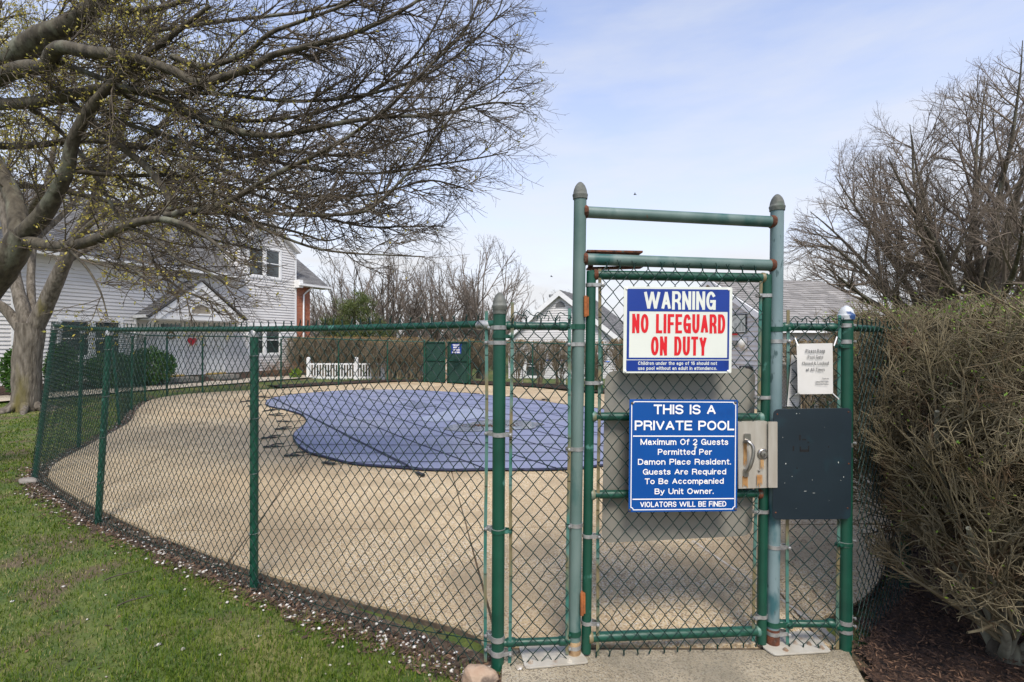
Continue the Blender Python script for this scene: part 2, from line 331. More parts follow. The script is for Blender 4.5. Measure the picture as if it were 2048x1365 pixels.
# fence line: (foot x, y, top x, top z)
FL = [(995, 1322), (508, 1163), (195, 1037), (68, 948), (157, 889), (240, 845), (263, 816), (290, 799), (334, 790), (405, 783), (562, 775), (677, 768), (775, 763), (848, 762)]
FT = [(999, 645), (509, 657), (219, 658), (110, 650), (165, 659), (223, 661), (265, 666), (290, 669), (334, 670), (405, 671), (562, 673), (677, 677), (775, 680), (848, 682)]
LEFT = []
for (a, b), (c, d) in zip(FL, FT):
    g = GP(a, b); t = PX(c, d, g[1]); LEFT.append((g, t))
FAR = [(V3(-1.68, 20.0, 0), 1.70), (V3(.77, 18.7, 0), 1.66), (V3(2.95, 16.4, 0), 1.60), (V3(5.05, 16.75, 0), 1.60)]
RIGHT = [(V3(1.85, 2.78, 0), 1.78), (V3(2.72, 3.47, 0), 1.78), (V3(4.05, 5.15, 0), 1.76), (V3(5.25, 7.35, 0), 1.70), (V3(6.55, 9.2, 0), 1.63), (V3(7.0, 11.1, 0), 1.60), (V3(6.45, 12.15, 0), 1.60)]

LAWN = mat('lawn_soil_and_turf', (.045, .080, .012), (.10, .125, .022), 5, .95, .6, 40, c3=(.10, .075, .04), t3=.58, s3=1.7, w3=.06, c4=(.16, .15, .045), s4=.9, t4=.6, w4=.06, bdist=.03)
def grid_sheet(xs, ys, fz):
    X, Y = np.meshgrid(xs, ys, indexing='ij'); Z = fz(X, Y); n, m = X.shape; idx = np.arange(n * m).reshape(n, m)
    a = Acc(); a.add(np.stack([X, Y, Z], -1).reshape(-1, 3), np.stack([idx[:-1, :-1], idx[1:, :-1], idx[1:, 1:], idx[:-1, 1:]], -1).reshape(-1, 4)); return a
xs = np.concatenate([[-600, -300, -150, -80, -50], np.arange(-36, 30, .5), [30, 45, 80, 150, 300, 600]])
ys = np.concatenate([[-60, -20, -8], np.arange(-4, 44, .5), [44, 60, 100, 200, 400, 900]])
grid_sheet(xs, ys, ground).build('lawn_ground', LAWN, kind='structure', smooth=True)

# pool deck: slabs cut along the joints, each its own piece
fence_ring = [l[0][:2] for l in LEFT] + [f[0][:2] for f in FAR] + [r[0][:2] for r in RIGHT[::-1]]
fence_ring = np.array(fence_ring)
ctrl = [LEFT[0][0][:2] + [0, .08]] + [l[0][:2] for l in LEFT[1:]] + [f[0][:2] for f in FAR] + [np.array([5.55, 15.4]), np.array([6.2, 13.2])] + [r[0][:2] for r in RIGHT[::-1]]
ctrl[-1] = np.array([1.80, 2.86])
cen = np.array([-1.5, 9.5])
def inset_ring(ring, d):
    out = []; n = len(ring)
    for i in range(n):
        a, b, c = ring[i - 1], ring[i], ring[(i + 1) % n]; t = c - a; t = t / np.linalg.norm(t); nn = np.array([-t[1], t[0]])
        if np.dot(nn, cen - b) < 0: nn = -nn
        out.append(b + nn * d)
    return np.array(out)
ringc = crom(np.vstack([ctrl]), 150)
deck_ring = inset_ring(ringc, .13)
deck_ring[0] = (-.05, 2.80); deck_ring[-1] = (1.84, 2.80)
DECK = mat('exposed_aggregate_concrete', (.47, .355, .20), (.58, .45, .265), 2.2, .9, .7, c3=(.34, .25, .145), t3=.58, s3=.55, w3=.12, vor=(115, (.19, .125, .07), .64, .85, (.60, .55, .44)), bdist=.006, c4=(.33, .25, .15), s4=1.9, t4=.57, w4=.09, f4=.8)
PAD = mat('grey_aggregate_concrete', (.30, .25, .165), (.40, .34, .235), 3, .92, .8, c3=(.17, .15, .105), t3=.58, s3=1.6, w3=.1, vor=(150, (.12, .10, .07), .66, .7, (.42, .38, .29)), bdist=.008)
JOINT = mat('dark_joint_soil', (.07, .05, .032), (.12, .09, .06), 20, .95, .5)
a = Acc(); a.prism([(p[0], p[1], -.12) for p in deck_ring][::-1], (0, 0, .10)); deck = a.build('pool_deck', JOINT, kind='structure')
def slabs(ring, cuts, material, parent, ztop, th, gap=.009):
    bm = bmesh.new(); f = bm.faces.new([bm.verts.new((p[0], p[1], ztop)) for p in ring])
    for (p, q) in cuts:
        p = Vector((p[0], p[1], 0)); q = Vector((q[0], q[1], 0)); d = q - p
        bmesh.ops.bisect_plane(bm, geom=bm.verts[:] + bm.edges[:] + bm.faces[:], plane_co=p, plane_no=Vector((-d.y, d.x, 0)))
    for f in bm.faces[:]:
        if f.calc_area() < .05: continue
        pts = np.array([v.co[:] for v in f.verts]); n = len(pts); out = []
        area = sum(pts[i][0] * pts[(i + 1) % n][1] - pts[(i + 1) % n][0] * pts[i][1] for i in range(n)); sg = 1 if area > 0 else -1
        for i in range(n):
            t = pts[(i + 1) % n] - pts[i - 1]; t = t / (np.linalg.norm(t) + 1e-9); out.append(pts[i] + np.array([-t[1], t[0], 0]) * gap * sg)
        if sg < 0: out = out[::-1]
        dz = random.uniform(-.0015, .0015); out = [o - np.array([0, 0, th - dz]) for o in out]
        Acc().prism(out, (0, 0, th)).build('concrete_slab', material, parent)
    bm.free()
slabs(deck_ring, [((-3.07, 7.59), (-2.17, 3.79)), ((-4, 6.42), (1, 6.47)), ((-3, 4.5), (1.5, 4.62)), ((-.77, 6.44), (-.12, 3.04)), ((-9, 12.1), (0, 10.4)), ((3.2, 16), (2.1, 6)), ((-5.6, 9), (-7.6, 16.5))], DECK, deck, 0.0, .09)
pad_ring = np.array([(-.06, .3), (-.06, 2.775), (1.835, 2.775), (1.70, .3)])
pad_ring = np.array([(-.10, -1.5), (-.055, 2.775), (1.86, 2.775), (1.74, 2.40), (1.30, -1.5)])
a = Acc(); a.prism([(p[0], p[1], -.12) for p in pad_ring][::-1], (0, 0, .10)); pad = a.build('gate_path', JOINT, kind='structure')
slabs(pad_ring, [((-1, 1.5), (2, 1.5))], PAD, pad, -.004, .08)
# broken pale conduit lying across the deck by the gate
CONC = mat('pale_mortar_repair', (.55, .50, .42), (.40, .34, .26), 25, .9, .4, 80)
a = Acc(); pts = crom([GP(1385, 1080), GP(1440, 1118), GP(1500, 1158), GP(1560, 1196), GP(1620, 1240), GP(1675, 1282)], 30)
for i in range(0, 29):
    w = .012 + .012 * abs(math.sin(i * 1.7)) + (.014 if i > 20 else 0); a.bar(pts[i] + [0, 0, .002], pts[i + 1] + [0, 0, .002], w, .005)
a.build('repaired_crack', CONC, deck)

# front walk along the big house
WALK = mat('sidewalk_concrete', (.42, .36, .27), (.50, .43, .33), 4, .9, .4, 60)
def wp(u, d, z=0): return WALL_A + WALL_D * u + WALL_N * d + V3(0, 0, z)
a = Acc(); us = np.arange(-8, 13.01, 1.0); g1 = [ground(*wp(u, .7)[:2]) + .02 for u in us]
a.add(np.array([[wp(u, d, 0)[0], wp(u, d, 0)[1], float(ground(*wp(u, 1.8)[:2])) + .035 + k] for u in us for d, k in ((.9, 0), (2.7, -.01))]),
      [[2 * i, 2 * i + 1, 2 * i + 3, 2 * i + 2] for i in range(len(us) - 1)])
a.build('front_walk', WALK, kind='structure')
MULCH = mat('dark_bark_mulch', (.030, .016, .010), (.085, .045, .026), 45, .95, .9, 60, c3=(.012, .007, .005), t3=.58, s3=20, bdist=.03)
a = Acc(); a.add(np.array([[*(wp(u, d)[:2]), float(ground(*wp(u, 1.8)[:2])) + z] for u in us for d, z in ((-.1, .28), (.45, .14), (1.0, .02))]),
      [[3 * i + j, 3 * i + j + 1, 3 * i + j + 4, 3 * i + j + 3] for i in range(len(us) - 1) for j in (0, 1)])
a.build('house_mulch_bed', MULCH, kind='structure')

# mulch bed to the right of the gate, under the hedge
out = np.array([r[0][:2] for r in RIGHT]); 
bed = [(1.30, -1.5), (1.745, 2.40), (1.86, 2.80), (2.05, 3.05)] + [tuple(x) for x in (out[1] + [-.1, .1], out[2] + [-.1, .1], out[3] + [-.1, .0], out[4] + [-.12, 0])] + [(8.3, 9.6), (6.6, 5.6), (5.1, 3.2), (4.6, 1.2), (4.6, -1.5)]
xs = np.arange(1.2, 8.6, .09); ys = np.arange(-1.5, 10, .09)
X, Y = np.meshgrid(xs, ys, indexing='ij'); idx = np.arange(X.size).reshape(X.shape)
ok = inside(X, Y, bed); Zm = .005 + .02 * np.sin(X * 7) * np.cos(Y * 6) + .03 * rng.random(X.shape) - .03
Q = np.stack([idx[:-1, :-1], idx[1:, :-1], idx[1:, 1:], idx[:-1, 1:]], -1)[(ok[:-1, :-1] & ok[1:, :-1] & ok[1:, 1:] & ok[:-1, 1:])]
a = Acc(); a.add(np.stack([X, Y, Zm], -1).reshape(-1, 3), Q); a.build('mulch_bed', MULCH, kind='structure')
CHIP = mat('shredded_bark', (.03, .016, .010), (.20, .11, .06), attr='rnd', rough=.9)
def flakes(P, L, W, name, material, lift=0.0, tilt=.35, label=None, thick=None, parent=None):
    n = len(P); th = rng.uniform(0, 2 * math.pi, n); el_ = rng.normal(0, tilt, n); rr = rng.normal(0, .6, n)
    d = np.stack([np.cos(th) * np.cos(el_), np.sin(th) * np.cos(el_), np.sin(el_)], 1); s_ = np.stack([-np.sin(th) * np.cos(rr), np.cos(th) * np.cos(rr), np.sin(rr)], 1)
    P = P + [0, 0, lift]; l = (L * rng.uniform(.5, 1.3, n))[:, None] / 2; w = (W * rng.uniform(.5, 1.4, n))[:, None] / 2
    v = np.stack([P - d * l - s_ * w * .5, P + d * l * .3 - s_ * w, P + d * l + s_ * w * .2, P - d * l * .4 + s_ * w], 1)
    q = np.arange(n * 4).reshape(n, 4); a = Acc(); a.add(v.reshape(-1, 3), q, a=np.repeat(rng.random(n) ** 2.2, 4))
    return a.build(name, material, parent, kind='stuff', attr=True, label=label, cat=None if parent is not None else name.replace('_', ' '))
def scatter(poly, n, dens=None):
    poly = np.array(poly); mn, mxx = poly.min(0), poly.max(0); p = rng.uniform(mn, mxx, (n, 2)); p = p[inside(p[:, 0], p[:, 1], poly)]
    if dens is not None: p = p[rng.random(len(p)) < dens(p[:, 0], p[:, 1])]
    return p
p = scatter(bed, 330000, lambda x, y: np.clip(1.5 - y / 5.5, .05, 1) * (y > 1.6)); flakes(np.c_[p, .0 + .02 * rng.random(len(p))], .032, .007, 'bark_mulch', CHIP, .004, label='dark shredded bark mulch heaped under the right hand hedge')

# ------------------------------------------------------------------ chain link
PITCH, ROW = .075, .0905
def chain(bl, br, tl, tr, name='chain_link_mesh', material=None, parent=None, r=.0026, fine=True, k=4, jit=.0016, barbs=True, depth=.0065, kind=None, pitch=PITCH, row=ROW, ph=0):
    bl, br, tl, tr = [np.asarray(p, float) for p in (bl, br, tl, tr)]
    W = np.linalg.norm((br - bl)); H = (np.linalg.norm(tl - bl) + np.linalg.norm(tr - br)) / 2
    nc = max(2, round(W / (pitch / 2))); nr = max(2, round(H / (row / 2))); a_ = 1.0 / nc
    I = np.arange(nc)[:, None]; J = np.arange(nr + 1)[None, :]
    par = (I + J + ph) % 2; Sx = (I + par) * a_ + (par * 2 - 1) * r * .55 / W; T = np.broadcast_to(J / nr, Sx.shape).copy()
    jx = rng.normal(0, jit / W, (nc + 1, nr + 1)); jt = rng.normal(0, jit / H, (nc + 1, nr + 1)); ci = np.broadcast_to(I + par, Sx.shape)
    Jb = np.broadcast_to(J, Sx.shape); Sx = Sx + jx[ci, Jb]; T = T + jt[ci, Jb]
    D = np.zeros_like(Sx)
    if fine:
        sg = np.where((I + J[:, :-1] + ph) % 2 == 0, 1, -1) * np.ones_like(Sx[:, :-1]); cols = []
        for f, dd in ((0, 0), (.13, 1), (.87, 1)):
            cols.append((Sx[:, :-1] * (1 - f) + Sx[:, 1:] * f, T[:, :-1] * (1 - f) + T[:, 1:] * f, sg * depth / 2 * dd))
        Sx = np.concatenate([np.stack([c[0] for c in cols], 2).reshape(nc, -1), Sx[:, -1:]], 1)
        T = np.concatenate([np.stack([c[1] for c in cols], 2).reshape(nc, -1), T[:, -1:]], 1)
        D = np.concatenate([np.stack([c[2] for c in cols], 2).reshape(nc, -1), D[:, -1:]], 1)
    n = np.cross(br - bl, tl - bl); n /= np.linalg.norm(n)
    def M(s, t, d):
        B = bl + s[..., None] * (br - bl); Tt = tl + s[..., None] * (tr - tl)
        bulge = .006 * np.sin(np.pi * np.clip(s, 0, 1)) * np.sin(np.pi * np.clip(t, 0, 1) * 2.2)
        return B + t[..., None] * (Tt - B) + n * (d + bulge)[..., None]
    acc = Acc(); acc.tubes(M(Sx, T, D), np.full(Sx.shape, r), k, cap=False)
    if barbs:
        for e, sgn_ in ((nr, 1), (0, -1)):
            ks = [c for c in range(nc + 1) if ((c + e + ph) % 2 == 0)]
            if not ks: continue
            m = len(ks); s0 = np.array(ks) * a_; hh = 1 / H
            t0 = (1.0 if e else 0.0); up = sgn_ * hh; z0 = np.zeros(m)
            lean = rng.normal(0, .006 / W, m)
            s_ = np.stack([s0, s0 + lean * .5, s0 + lean], 1); t_ = np.stack([z0 + t0 - .004 * up, z0 + t0 + .010 * up, z0 + t0 + .022 * up], 1)
            acc.tubes(M(s_, t_, np.zeros_like(s_)), np.full(s_.shape, r * 1.75), 4, cap=False)
            if e:
                for sd in (-1, 1):
                    q = s0 + lean; sp = sd * rng.uniform(.006, .014, m) / W; t_ = np.stack([z0 + t0 + .018 * up, t0 + rng.uniform(.024, .042, m) * up], 1)
                    acc.tubes(M(np.stack([q, q + sp], 1), t_, np.stack([z0, rng.normal(0, .006, m)], 1)), np.full((m, 2), r * .9), 3, cap=False)
    return acc.build(name, material or WIRE, parent, smooth=True, kind=kind)
def pipe(p, q, r, name, material, parent, k=20, label=None):
    a = Acc(); n = 5; a.tube([np.asarray(p) + (np.asarray(q) - np.asarray(p)) * t for t in np.linspace(0, 1, n)], r, k); return a.build(name, material, parent, smooth=True, label=label)
def acorn(c, r, parent, material=CAPM, name='post_cap', ax=(0, 0, 1), h=1.0):
    return Acc().lathe(c, [(r * 1.02, -.012), (r * 1.14, -.012), (r * 1.16, .0), (r * 1.22, .008), (r * 1.2, .014), (r * 1.1, .017), (r * 1.08, .026 * h), (r * .98, .042 * h), (r * .80, .058 * h), (r * .52, .072 * h), (r * .25, .080 * h), (.001, .083 * h)], 22, ax).build(name, material, parent, smooth=True)
def band(c, r, tgt, parent, material=GALV, w=.019, bolt=True, name='tension_band'):
    """strap round a post at c=(x,y,z), its ears bolted at tgt=(x,y)"""
    c = np.asarray(c, float); a = Acc(); a.lathe(c + [0, 0, -w / 2], [(r, 0), (r + .0035, 0), (r + .0035, w), (r, w)], 20)
    t = V3(tgt[0], tgt[1], c[2]); d = t - c; L = np.linalg.norm(d); d /= L; n = V3(-d[1], d[0], 0)
    for s in (-1, 1):
        p = c + n * s * (r + .0015) * .92; e = t + n * s * .006 + d * .014
        a.bar(p, e, .0035, w)
    if bolt:
        b = t + d * .004; f = n if n[1] < 0 else -n
        a.lathe(b - f * .012, [(.0095, 0), (.0095, .004), (.005, .004), (.005, .03), (.0085, .03), (.0085, .037), (.004, .0395)], 10, f)
    return a.build(name, material, parent, smooth=True)
def tension_bar(p, q, parent, w=.017, material=STRIP):
    a = Acc(); p, q = np.asarray(p, float), np.asarray(q, float); pts = [p + (q - p) * t + V3(.0025 * math.sin(9 * t + p[0] * 30), 0, 0) for t in np.linspace(0, 1, 9)]
    for i in range(8): a.bar(pts[i], pts[i + 1] + (pts[i + 1] - pts[i]) * .02, w, .0045, up=(0, 1, 0))
    return a.build('tension_bar', material, parent)
def tie(c, r, parent):
    a = Acc(); th = np.linspace(0, 2 * math.pi, 15); a.tube([np.asarray(c) + V3(math.cos(t) * (r + .004), math.sin(t) * (r + .004), .004 * math.sin(t)) for t in th], .0018, 5); return a.build('wire_tie', GALV, parent, smooth=True)
def boulevard(root, posts, r=.028, rr=.0205, near=2, first_r=.034, first_cap=True, skip_last=False, first_name=True, topgap=.022, fine_n=3):
    """posts = [(foot, top)] ; posts, rails and mesh of one fence run as parts of root"""
    n = len(posts)
    for i, (g, t) in enumerate(posts):
        g, t = np.asarray(g, float), np.asarray(t, float); R = first_r if (i == 0 and first_cap) else r
        k = 22 if i < near else 10
        top = t + (t - g) / np.linalg.norm(t - g) * ((.085 if i == 0 and first_cap else -.05) * 1.0)
        pipe(g - V3(0, 0, .08), top, R, 'post', GREEN, root, k)
        if i == 0 and first_cap: continue
        if i <= 4 + near: Acc().lathe(top - V3(0, 0, .005), [(r * .98, 0), (r * 1.13, 0), (r * 1.13, .034), (r * .7, .05), (.001, .054)], 16).build('loop_cap', GALV, root, smooth=True)
        if i < 4 and i > 0:
            for f in (.22, .45, .66, .9): tie(g + (t - g) * f, r, root)
    for i in range(n - 1):
        (g0, t0), (g1, t1) = posts[i], posts[i + 1]; g0, t0, g1, t1 = [np.asarray(v, float) for v in (g0, t0, g1, t1)]
        p0, p1 = t0.copy(), t1.copy()
        m = (p0 + p1) / 2; m[2] += random.uniform(-.006, .003)
        Acc().tube(crom([p0, m, p1], 7), rr, 14 if i < 3 else 8).build('top_rail', GREEN, root, smooth=True)
        d = (t1 - t0)[:2]; d = d / np.linalg.norm(d); nn = V3(d[1], -d[0], 0)
        cc = V3(cen[0], cen[1], 0); 
        if np.dot(nn, cc - g0) > 0: nn = -nn
        off = nn * (r + .006)
        if i == 0 and first_cap: e = .075 / np.linalg.norm((g1 - g0)[:2])
        else: e = 0
        b0 = g0 + (g1 - g0) * e; u0 = t0 + (t1 - t0) * e
        lo = .02
        fine = i < fine_n
        chain(b0 + off + V3(0, 0, lo), g1 + off + V3(0, 0, lo), u0 + off + V3(0, 0, topgap), t1 + off + V3(0, 0, topgap), parent=root, fine=fine, k=4 if fine else 3, barbs=i < 6, jit=.002)

# --- left run, round the back of the pool to the far gate
fl = thing('chain_link_fence', LEFT[0][0], 'long green chain link fence curving round the left side of the pool', 'fence')
lp = [(g, t) for g, t in LEFT]
lp[0] = (V3(-.077, 2.655, -.04), V3(-.066, 2.655, 1.795))
lp = [(np.array([g[0], g[1], float(ground(g[0], g[1]))]) if i else g, t) for i, (g, t) in enumerate(lp)]
boulevard(fl, lp)
acorn(lp[0][1] + V3(.0005, 0, .085), .034, fl)
Acc().lathe(lp[0][1] + V3(0, 0, .052), [(.0345, 0), (.037, 0), (.037, .022), (.0345, .022)], 22).build('cap_collar', CAPM, fl, smooth=True)
T0 = lp[0][1]; dl = (lp[1][0] - lp[0][0])[:2]; dl /= np.linalg.norm(dl)
tb = T0[:2] + dl * .068
tension_bar(V3(tb[0] - .018, tb[1], -.02), V3(tb[0] - .008, tb[1], 1.86), fl)
for z in (1.775, 1.695, 1.21, .70, .13, .055): band(V3(-.077 + .0061 * z, 2.655, z), .034, tb if z != 1.775 else T0[:2] + dl * .05, fl, w=.021 if z > .2 else .028)
Acc().lathe(V3(*(T0[:2] + dl * .05), 1.79), [(.001, 0), (.02, .004), (.026, .02), (.026, .085), (.0, .087)], 14, (dl[0], dl[1], 0)).build('rail_end_cup', GALV, fl, smooth=True)
# bottom tension wire, drooping through the lower diamonds
a = Acc()
for i in range(3):
    g0, g1 = lp[i][0], lp[i + 1][0]; a.tube(crom([g0 + V3(0, -.035, .16 - .05 * i), (g0 + g1) / 2 + V3(0, -.035, .06), g1 + V3(0, -.03, .08)], 12), .0026, 5)
a.build('bottom_wire', WIRE, fl, smooth=True)

# --- far fence, from the far gate to the pool house
ff = thing('chain_link_fence', FAR[0][0], 'green chain link fence between the far double gate and the pool house', 'fence')
boulevard(ff, [(f - V3(0, 0, .03), V3(f[0], f[1], z)) for f, z in FAR], first_cap=False, fine_n=0, near=0)
# --- right run beside the hedge
fr = thing('chain_link_fence', RIGHT[0][0], 'green chain link fence running back from the gate beside the right hand hedge', 'fence')
rp = [(g - V3(0, 0, .03), V3(g[0] + (.008 if i == 0 else 0), g[1], z)) for i, (g, z) in enumerate(RIGHT)]
boulevard(fr, rp, fine_n=3)
BLUECAP = mat('scuffed_blue_cap', (.02, .06, .17), (.5, .52, .52), 12, .5, .2, 60, lo=.48, hi=.52)
acorn(rp[0][1] + V3(0, 0, .055), .036, fr, BLUECAP, h=.8)
dr = (rp[1][0] - rp[0][0])[:2]; dr /= np.linalg.norm(dr); tr_ = rp[0][1][:2] + dr * .07
tension_bar(V3(*tr_, .0), V3(*tr_, 1.82), fr)
for z in (1.79, 1.70, 1.13, .58, .145, .10): band(V3(1.85, 2.78, z), .034, tr_, fr, w=.022)

# ------------------------------------------------------------------ gate portal: two tall posts and two crossbars
GLp, GLt, GRp, GRt = V3(.337, 2.72, 0), V3(.371, 2.72, 2.475), V3(1.464, 2.81, 0), V3(1.490, 2.81, 2.435)
gp = thing('gate_portal', (GLp + GRp) / 2, 'tall weathered green pipe frame with two crossbars standing round the near gate', 'gate portal')
pipe(GLp + V3(0, 0, .07), GLt, .0345, 'post', WORN, gp, 28)
pipe(GRp + V3(0, 0, .09), GRt, .0350, 'post', WORN_BLUE, gp, 28, label='bluish faded right hand post')
RUSTSTUB = mat('rusted_post_foot', (.36, .25, .13), (.17, .09, .04), 22, .9, .4, 90, c3=(.42, .38, .3), t3=.58, s3=14)
Acc().lathe(GLp + V3(0, 0, .006), [(.037, 0), (.0375, .06), (.035, .068), (.0345, .075)], 24).build('rusty_foot', RUSTSTUB, gp, smooth=True)
Acc().lathe(GRp + V3(0, 0, .006), [(.036, 0), (.0365, .082), (.035, .088)], 24).build('rusty_foot', RUST, gp, smooth=True)
acorn(GLt + V3(0, 0, .012), .0345, gp); acorn(GRt + V3(0, 0, .012), .035, gp)
for zl, zr, rad in ((2.407, 2.372, .0315), (2.150, 2.128, .0315)):
    p = GLp + (GLt - GLp) * zl / 2.475; q = GRp + (GRt - GRp) * zr / 2.435; p = p.copy(); q = q.copy(); p[2] = zl; q[2] = zr
    d = (q - p) / np.linalg.norm(q - p)
    pipe(p + d * .03, q - d * .03, rad, 'crossbar', WORN, gp, 26)
    for e, sg in ((p, 1), (q, -1)):
        Acc().lathe(e + d * sg * .0, [(.0365, .018), (.0385, .028), (.0365, .034), (.034, .038), (.0318, .042)], 26, d * sg).build('rusty_weld', RUST, gp, smooth=True)
# base plates bolted to the path
PLATE = mat('painted_base_plate', (.42, .40, .34), (.33, .30, .24), 9, .6, .2, 60, c3=(.18, .09, .04), t3=.66, s3=7, w3=.05)
def base_plate(pts, bolts):
    P = [GP(x, y) for x, y in pts]; a = Acc(); o = []
    n = len(P)
    for i in range(n):
        A, B, C = P[i - 1], P[i], P[(i + 1) % n]; r_ = .022
        p1 = B + (A - B) / np.linalg.norm(A - B) * r_; p2 = B + (C - B) / np.linalg.norm(C - B) * r_
        o += [p1, (p1 + p2) / 4 + B / 2, p2]
    a.prism([q + V3(0, 0, .0) for q in o][::-1], (0, 0, .009)); pl = a.build('base_plate', PLATE, gp, bevel=.0015)
    for (x, y) in bolts:
        c = GP(x, y); Acc().lathe(c + V3(0, 0, .009), [(.016, 0), (.016, .002), (.010, .002), (.010, .009), (.0055, .009), (.0055, .014), (.001, .0145)], 6).build('bolt', RUSTG, pl)
base_plate([(1037, 1291), (1148, 1287), (1179, 1326), (1050, 1338)], [(1061, 1327), (1139, 1325)])
base_plate([(1530, 1268), (1622, 1262), (1664, 1304), (1548, 1311), (1524, 1295)], [(1571, 1302), (1643, 1298), (1590, 1288), (1618, 1290), (1622, 1276)])
# bands on the portal posts that hold the side panels
LT = V3(.300, 2.70, 0)
for py, m in ((652, GREEN), (687, GALV), (895, GALV), (1047, GALV), (1262, GREEN), (1289, GALV)):
    z = 1.7 - (py - 682) * 2.72 / 1000; band(V3(GLp[0] + .0137 * z, 2.72, z), .0345, (.305, 2.705), gp, m, w=.021 if m is GALV else .027)
for py, m in ((657, GREEN), (681, GALV), (1090, GALV), (1244, GREEN), (1262, GALV)):
    z = 1.7 - (py - 682) * 2.81 / 1000; band(V3(GRp[0] + .0107 * z, 2.81, z), .035, (1.542, 2.80), gp, m, w=.021 if m is GALV else .027)
# rusty closer plate behind the lower crossbar
a = Acc(); a.bar(PX(1172, 503, 2.80), PX(1281, 505, 2.80), .010, .10, up=(0, 1, 0)); a.bar(PX(1174, 536, 2.80), PX(1283, 533, 2.80), .010, .07, up=(0, 1, 0)); a.bar(PX(1181, 504, 2.84), PX(1181, 534, 2.84), .03, .006, up=(0, 1, 0))
a.build('closer_plate', RUST, gp)

# ------------------------------------------------------------------ narrow side panels
def side_panel(label, xl, yl, xr, yr, zt, zb, ends, bars, lowz):
    r_ = thing('fence_panel', V3((xl + xr) / 2, (yl + yr) / 2, 0), label, 'fence panel')
    pipe(V3(xl, yl, zt[0]), V3(xr, yr, zt[1]), .0205, 'top_rail', GREEN, r_, 16)
    pipe(V3(xl, yl, zb[0]), V3(xr, yr, zb[1]), .0195, 'bottom_rail', GREEN, r_, 16)
    for (x, y, z), d in ends: Acc().lathe(V3(x, y, z), [(.001, -.004), (.018, 0), (.0245, .012), (.0245, .05), (.021, .054)], 16, d).build('rail_end_cup', GREEN, r_, smooth=True)
    for (x0, x1, y, z0, z1) in bars: tension_bar(V3(x0, y, z0), V3(x1, y, z1), r_)
    return r_
sl = side_panel('narrow chain link panel left of the near gate, between capped post and tall frame', -.045, 2.665, .312, 2.705, (1.785, 1.783), (.095, .085),
    [((-.035, 2.667, 1.785), (1, .1, 0)), ((.305, 2.703, 1.783), (-1, -.1, 0)), ((-.035, 2.667, .095), (1, .1, 0)), ((.305, 2.703, .085), (-1, -.1, 0))],
    [(-.012, .0, 2.652, -.03, 1.905), (.295, .312, 2.688, .02, 1.875)], 0)
chain((-.005, 2.63, .0), (.300, 2.668, .0), (-.002, 2.63, 1.80), (.306, 2.668, 1.80), parent=sl, r=.0026, jit=.003)
for z in (1.74, 1.22, .71, .065): band(V3(-.077 + .006 * z, 2.655, z - .012), .0345, (-.012, 2.652), sl, GREEN if z in (.71, 1.74) else GALV, w=.02)
a = Acc()       # bent wire ends left untwisted above the rail
for k in range(5):
    c = V3(.0 + .06 * k, 2.632 + .007 * k, 1.82); a.tube(crom([c + V3(-.01, 0, 0), c + V3(.015, .0, .035 + .01 * (k % 2)), c + V3(.045, -.004, .02 - .03 * (k == 3)), c + V3(.075, 0, .015), c + V3(.07, 0, -.012)], 12), .0026, 5)
a.build('loose_wire', WIRE, sl, smooth=True)
sr = side_panel('narrow chain link panel right of the near gate, behind the navy plate', 1.497, 2.812, 1.822, 2.782, (1.785, 1.780), (.115, .130),
    [((1.515, 2.81, 1.785), (1, -.1, 0)), ((1.81, 2.785, 1.78), (-1, .1, 0)), ((1.515, 2.81, .115), (1, -.1, 0)), ((1.81, 2.785, .13), (-1, .1, 0))],
    [(1.535, 1.543, 2.79, .01, 1.872), (1.80, 1.812, 2.765, .0, 1.842)], 0)
chain((1.540, 2.775, .02), (1.80, 2.748, .03), (1.545, 2.775, 1.79), (1.808, 2.748, 1.79), parent=sr, r=.0026, jit=.003, pitch=.070)
for z in (1.675, .58, .12): band(V3(1.851, 2.78, z), .0345, (1.803, 2.764), sr, GREEN, w=.02)
a = Acc()
for k in range(4):
    c = V3(1.55 + .06 * k, 2.772 - .006 * k, 1.81); a.tube(crom([c + V3(-.01, 0, 0), c + V3(.02, 0, .03), c + V3(.05, -.004, .012), c + V3(.08, 0, .02), c + V3(.085, 0, -.01)], 12), .0026, 5)
a.build('loose_wire', WIRE, sr, smooth=True)

# ------------------------------------------------------------------ the gate itself
gt = thing('pool_gate', V3(.9, 2.765, 0), 'closed chain link gate in a green pipe frame with lever handle and lock', 'gate')
SL0, SL1, SR0, SR1 = V3(.404, 2.725, .01), V3(.432, 2.725, 2.085), V3(1.400, 2.808, .01), V3(1.430, 2.808, 2.075)
pipe(SL0, SL1, .0262, 'stile', GREEN, gt, 22); pipe(SR0, SR1, .0262, 'stile', GREEN, gt, 22)
def at_(A, B, z): return A + (B - A) * (z - A[2]) / (B[2] - A[2])
for zl, zr, rad in ((2.065, 2.058, .026), (1.293, 1.276, .023), (.868, .849, .023), (.090, .078, .026)):
    pipe(at_(SL0, SL1, zl), at_(SR0, SR1, zr), rad, 'gate_rail', GREEN, gt, 20)
    for P_, Q_, z in ((SL0, SL1, zl), (SR0, SR1, zr)):
        s = 1 if P_ is SL0 else -1; Acc().lathe(at_(P_, Q_, z), [(.030, .014), (.031, .024), (.028, .032), (.0262, .036)], 18, (s, 0, 0)).build('weld', RUST if (z > 2 and s > 0) or z in (.849,) else STRIP, gt, smooth=True)
b0 = V3(.455, 2.692, .025); b1 = V3(1.352, 2.765, .035)
chain(b0, b1, V3(.470, 2.690, 2.105), V3(1.385, 2.765, 2.085), parent=gt, r=.0025, jit=.0022, pitch=.0765, row=.0915)
tension_bar(V3(.462, 2.712, .0), V3(.478, 2.712, 2.09), gt)
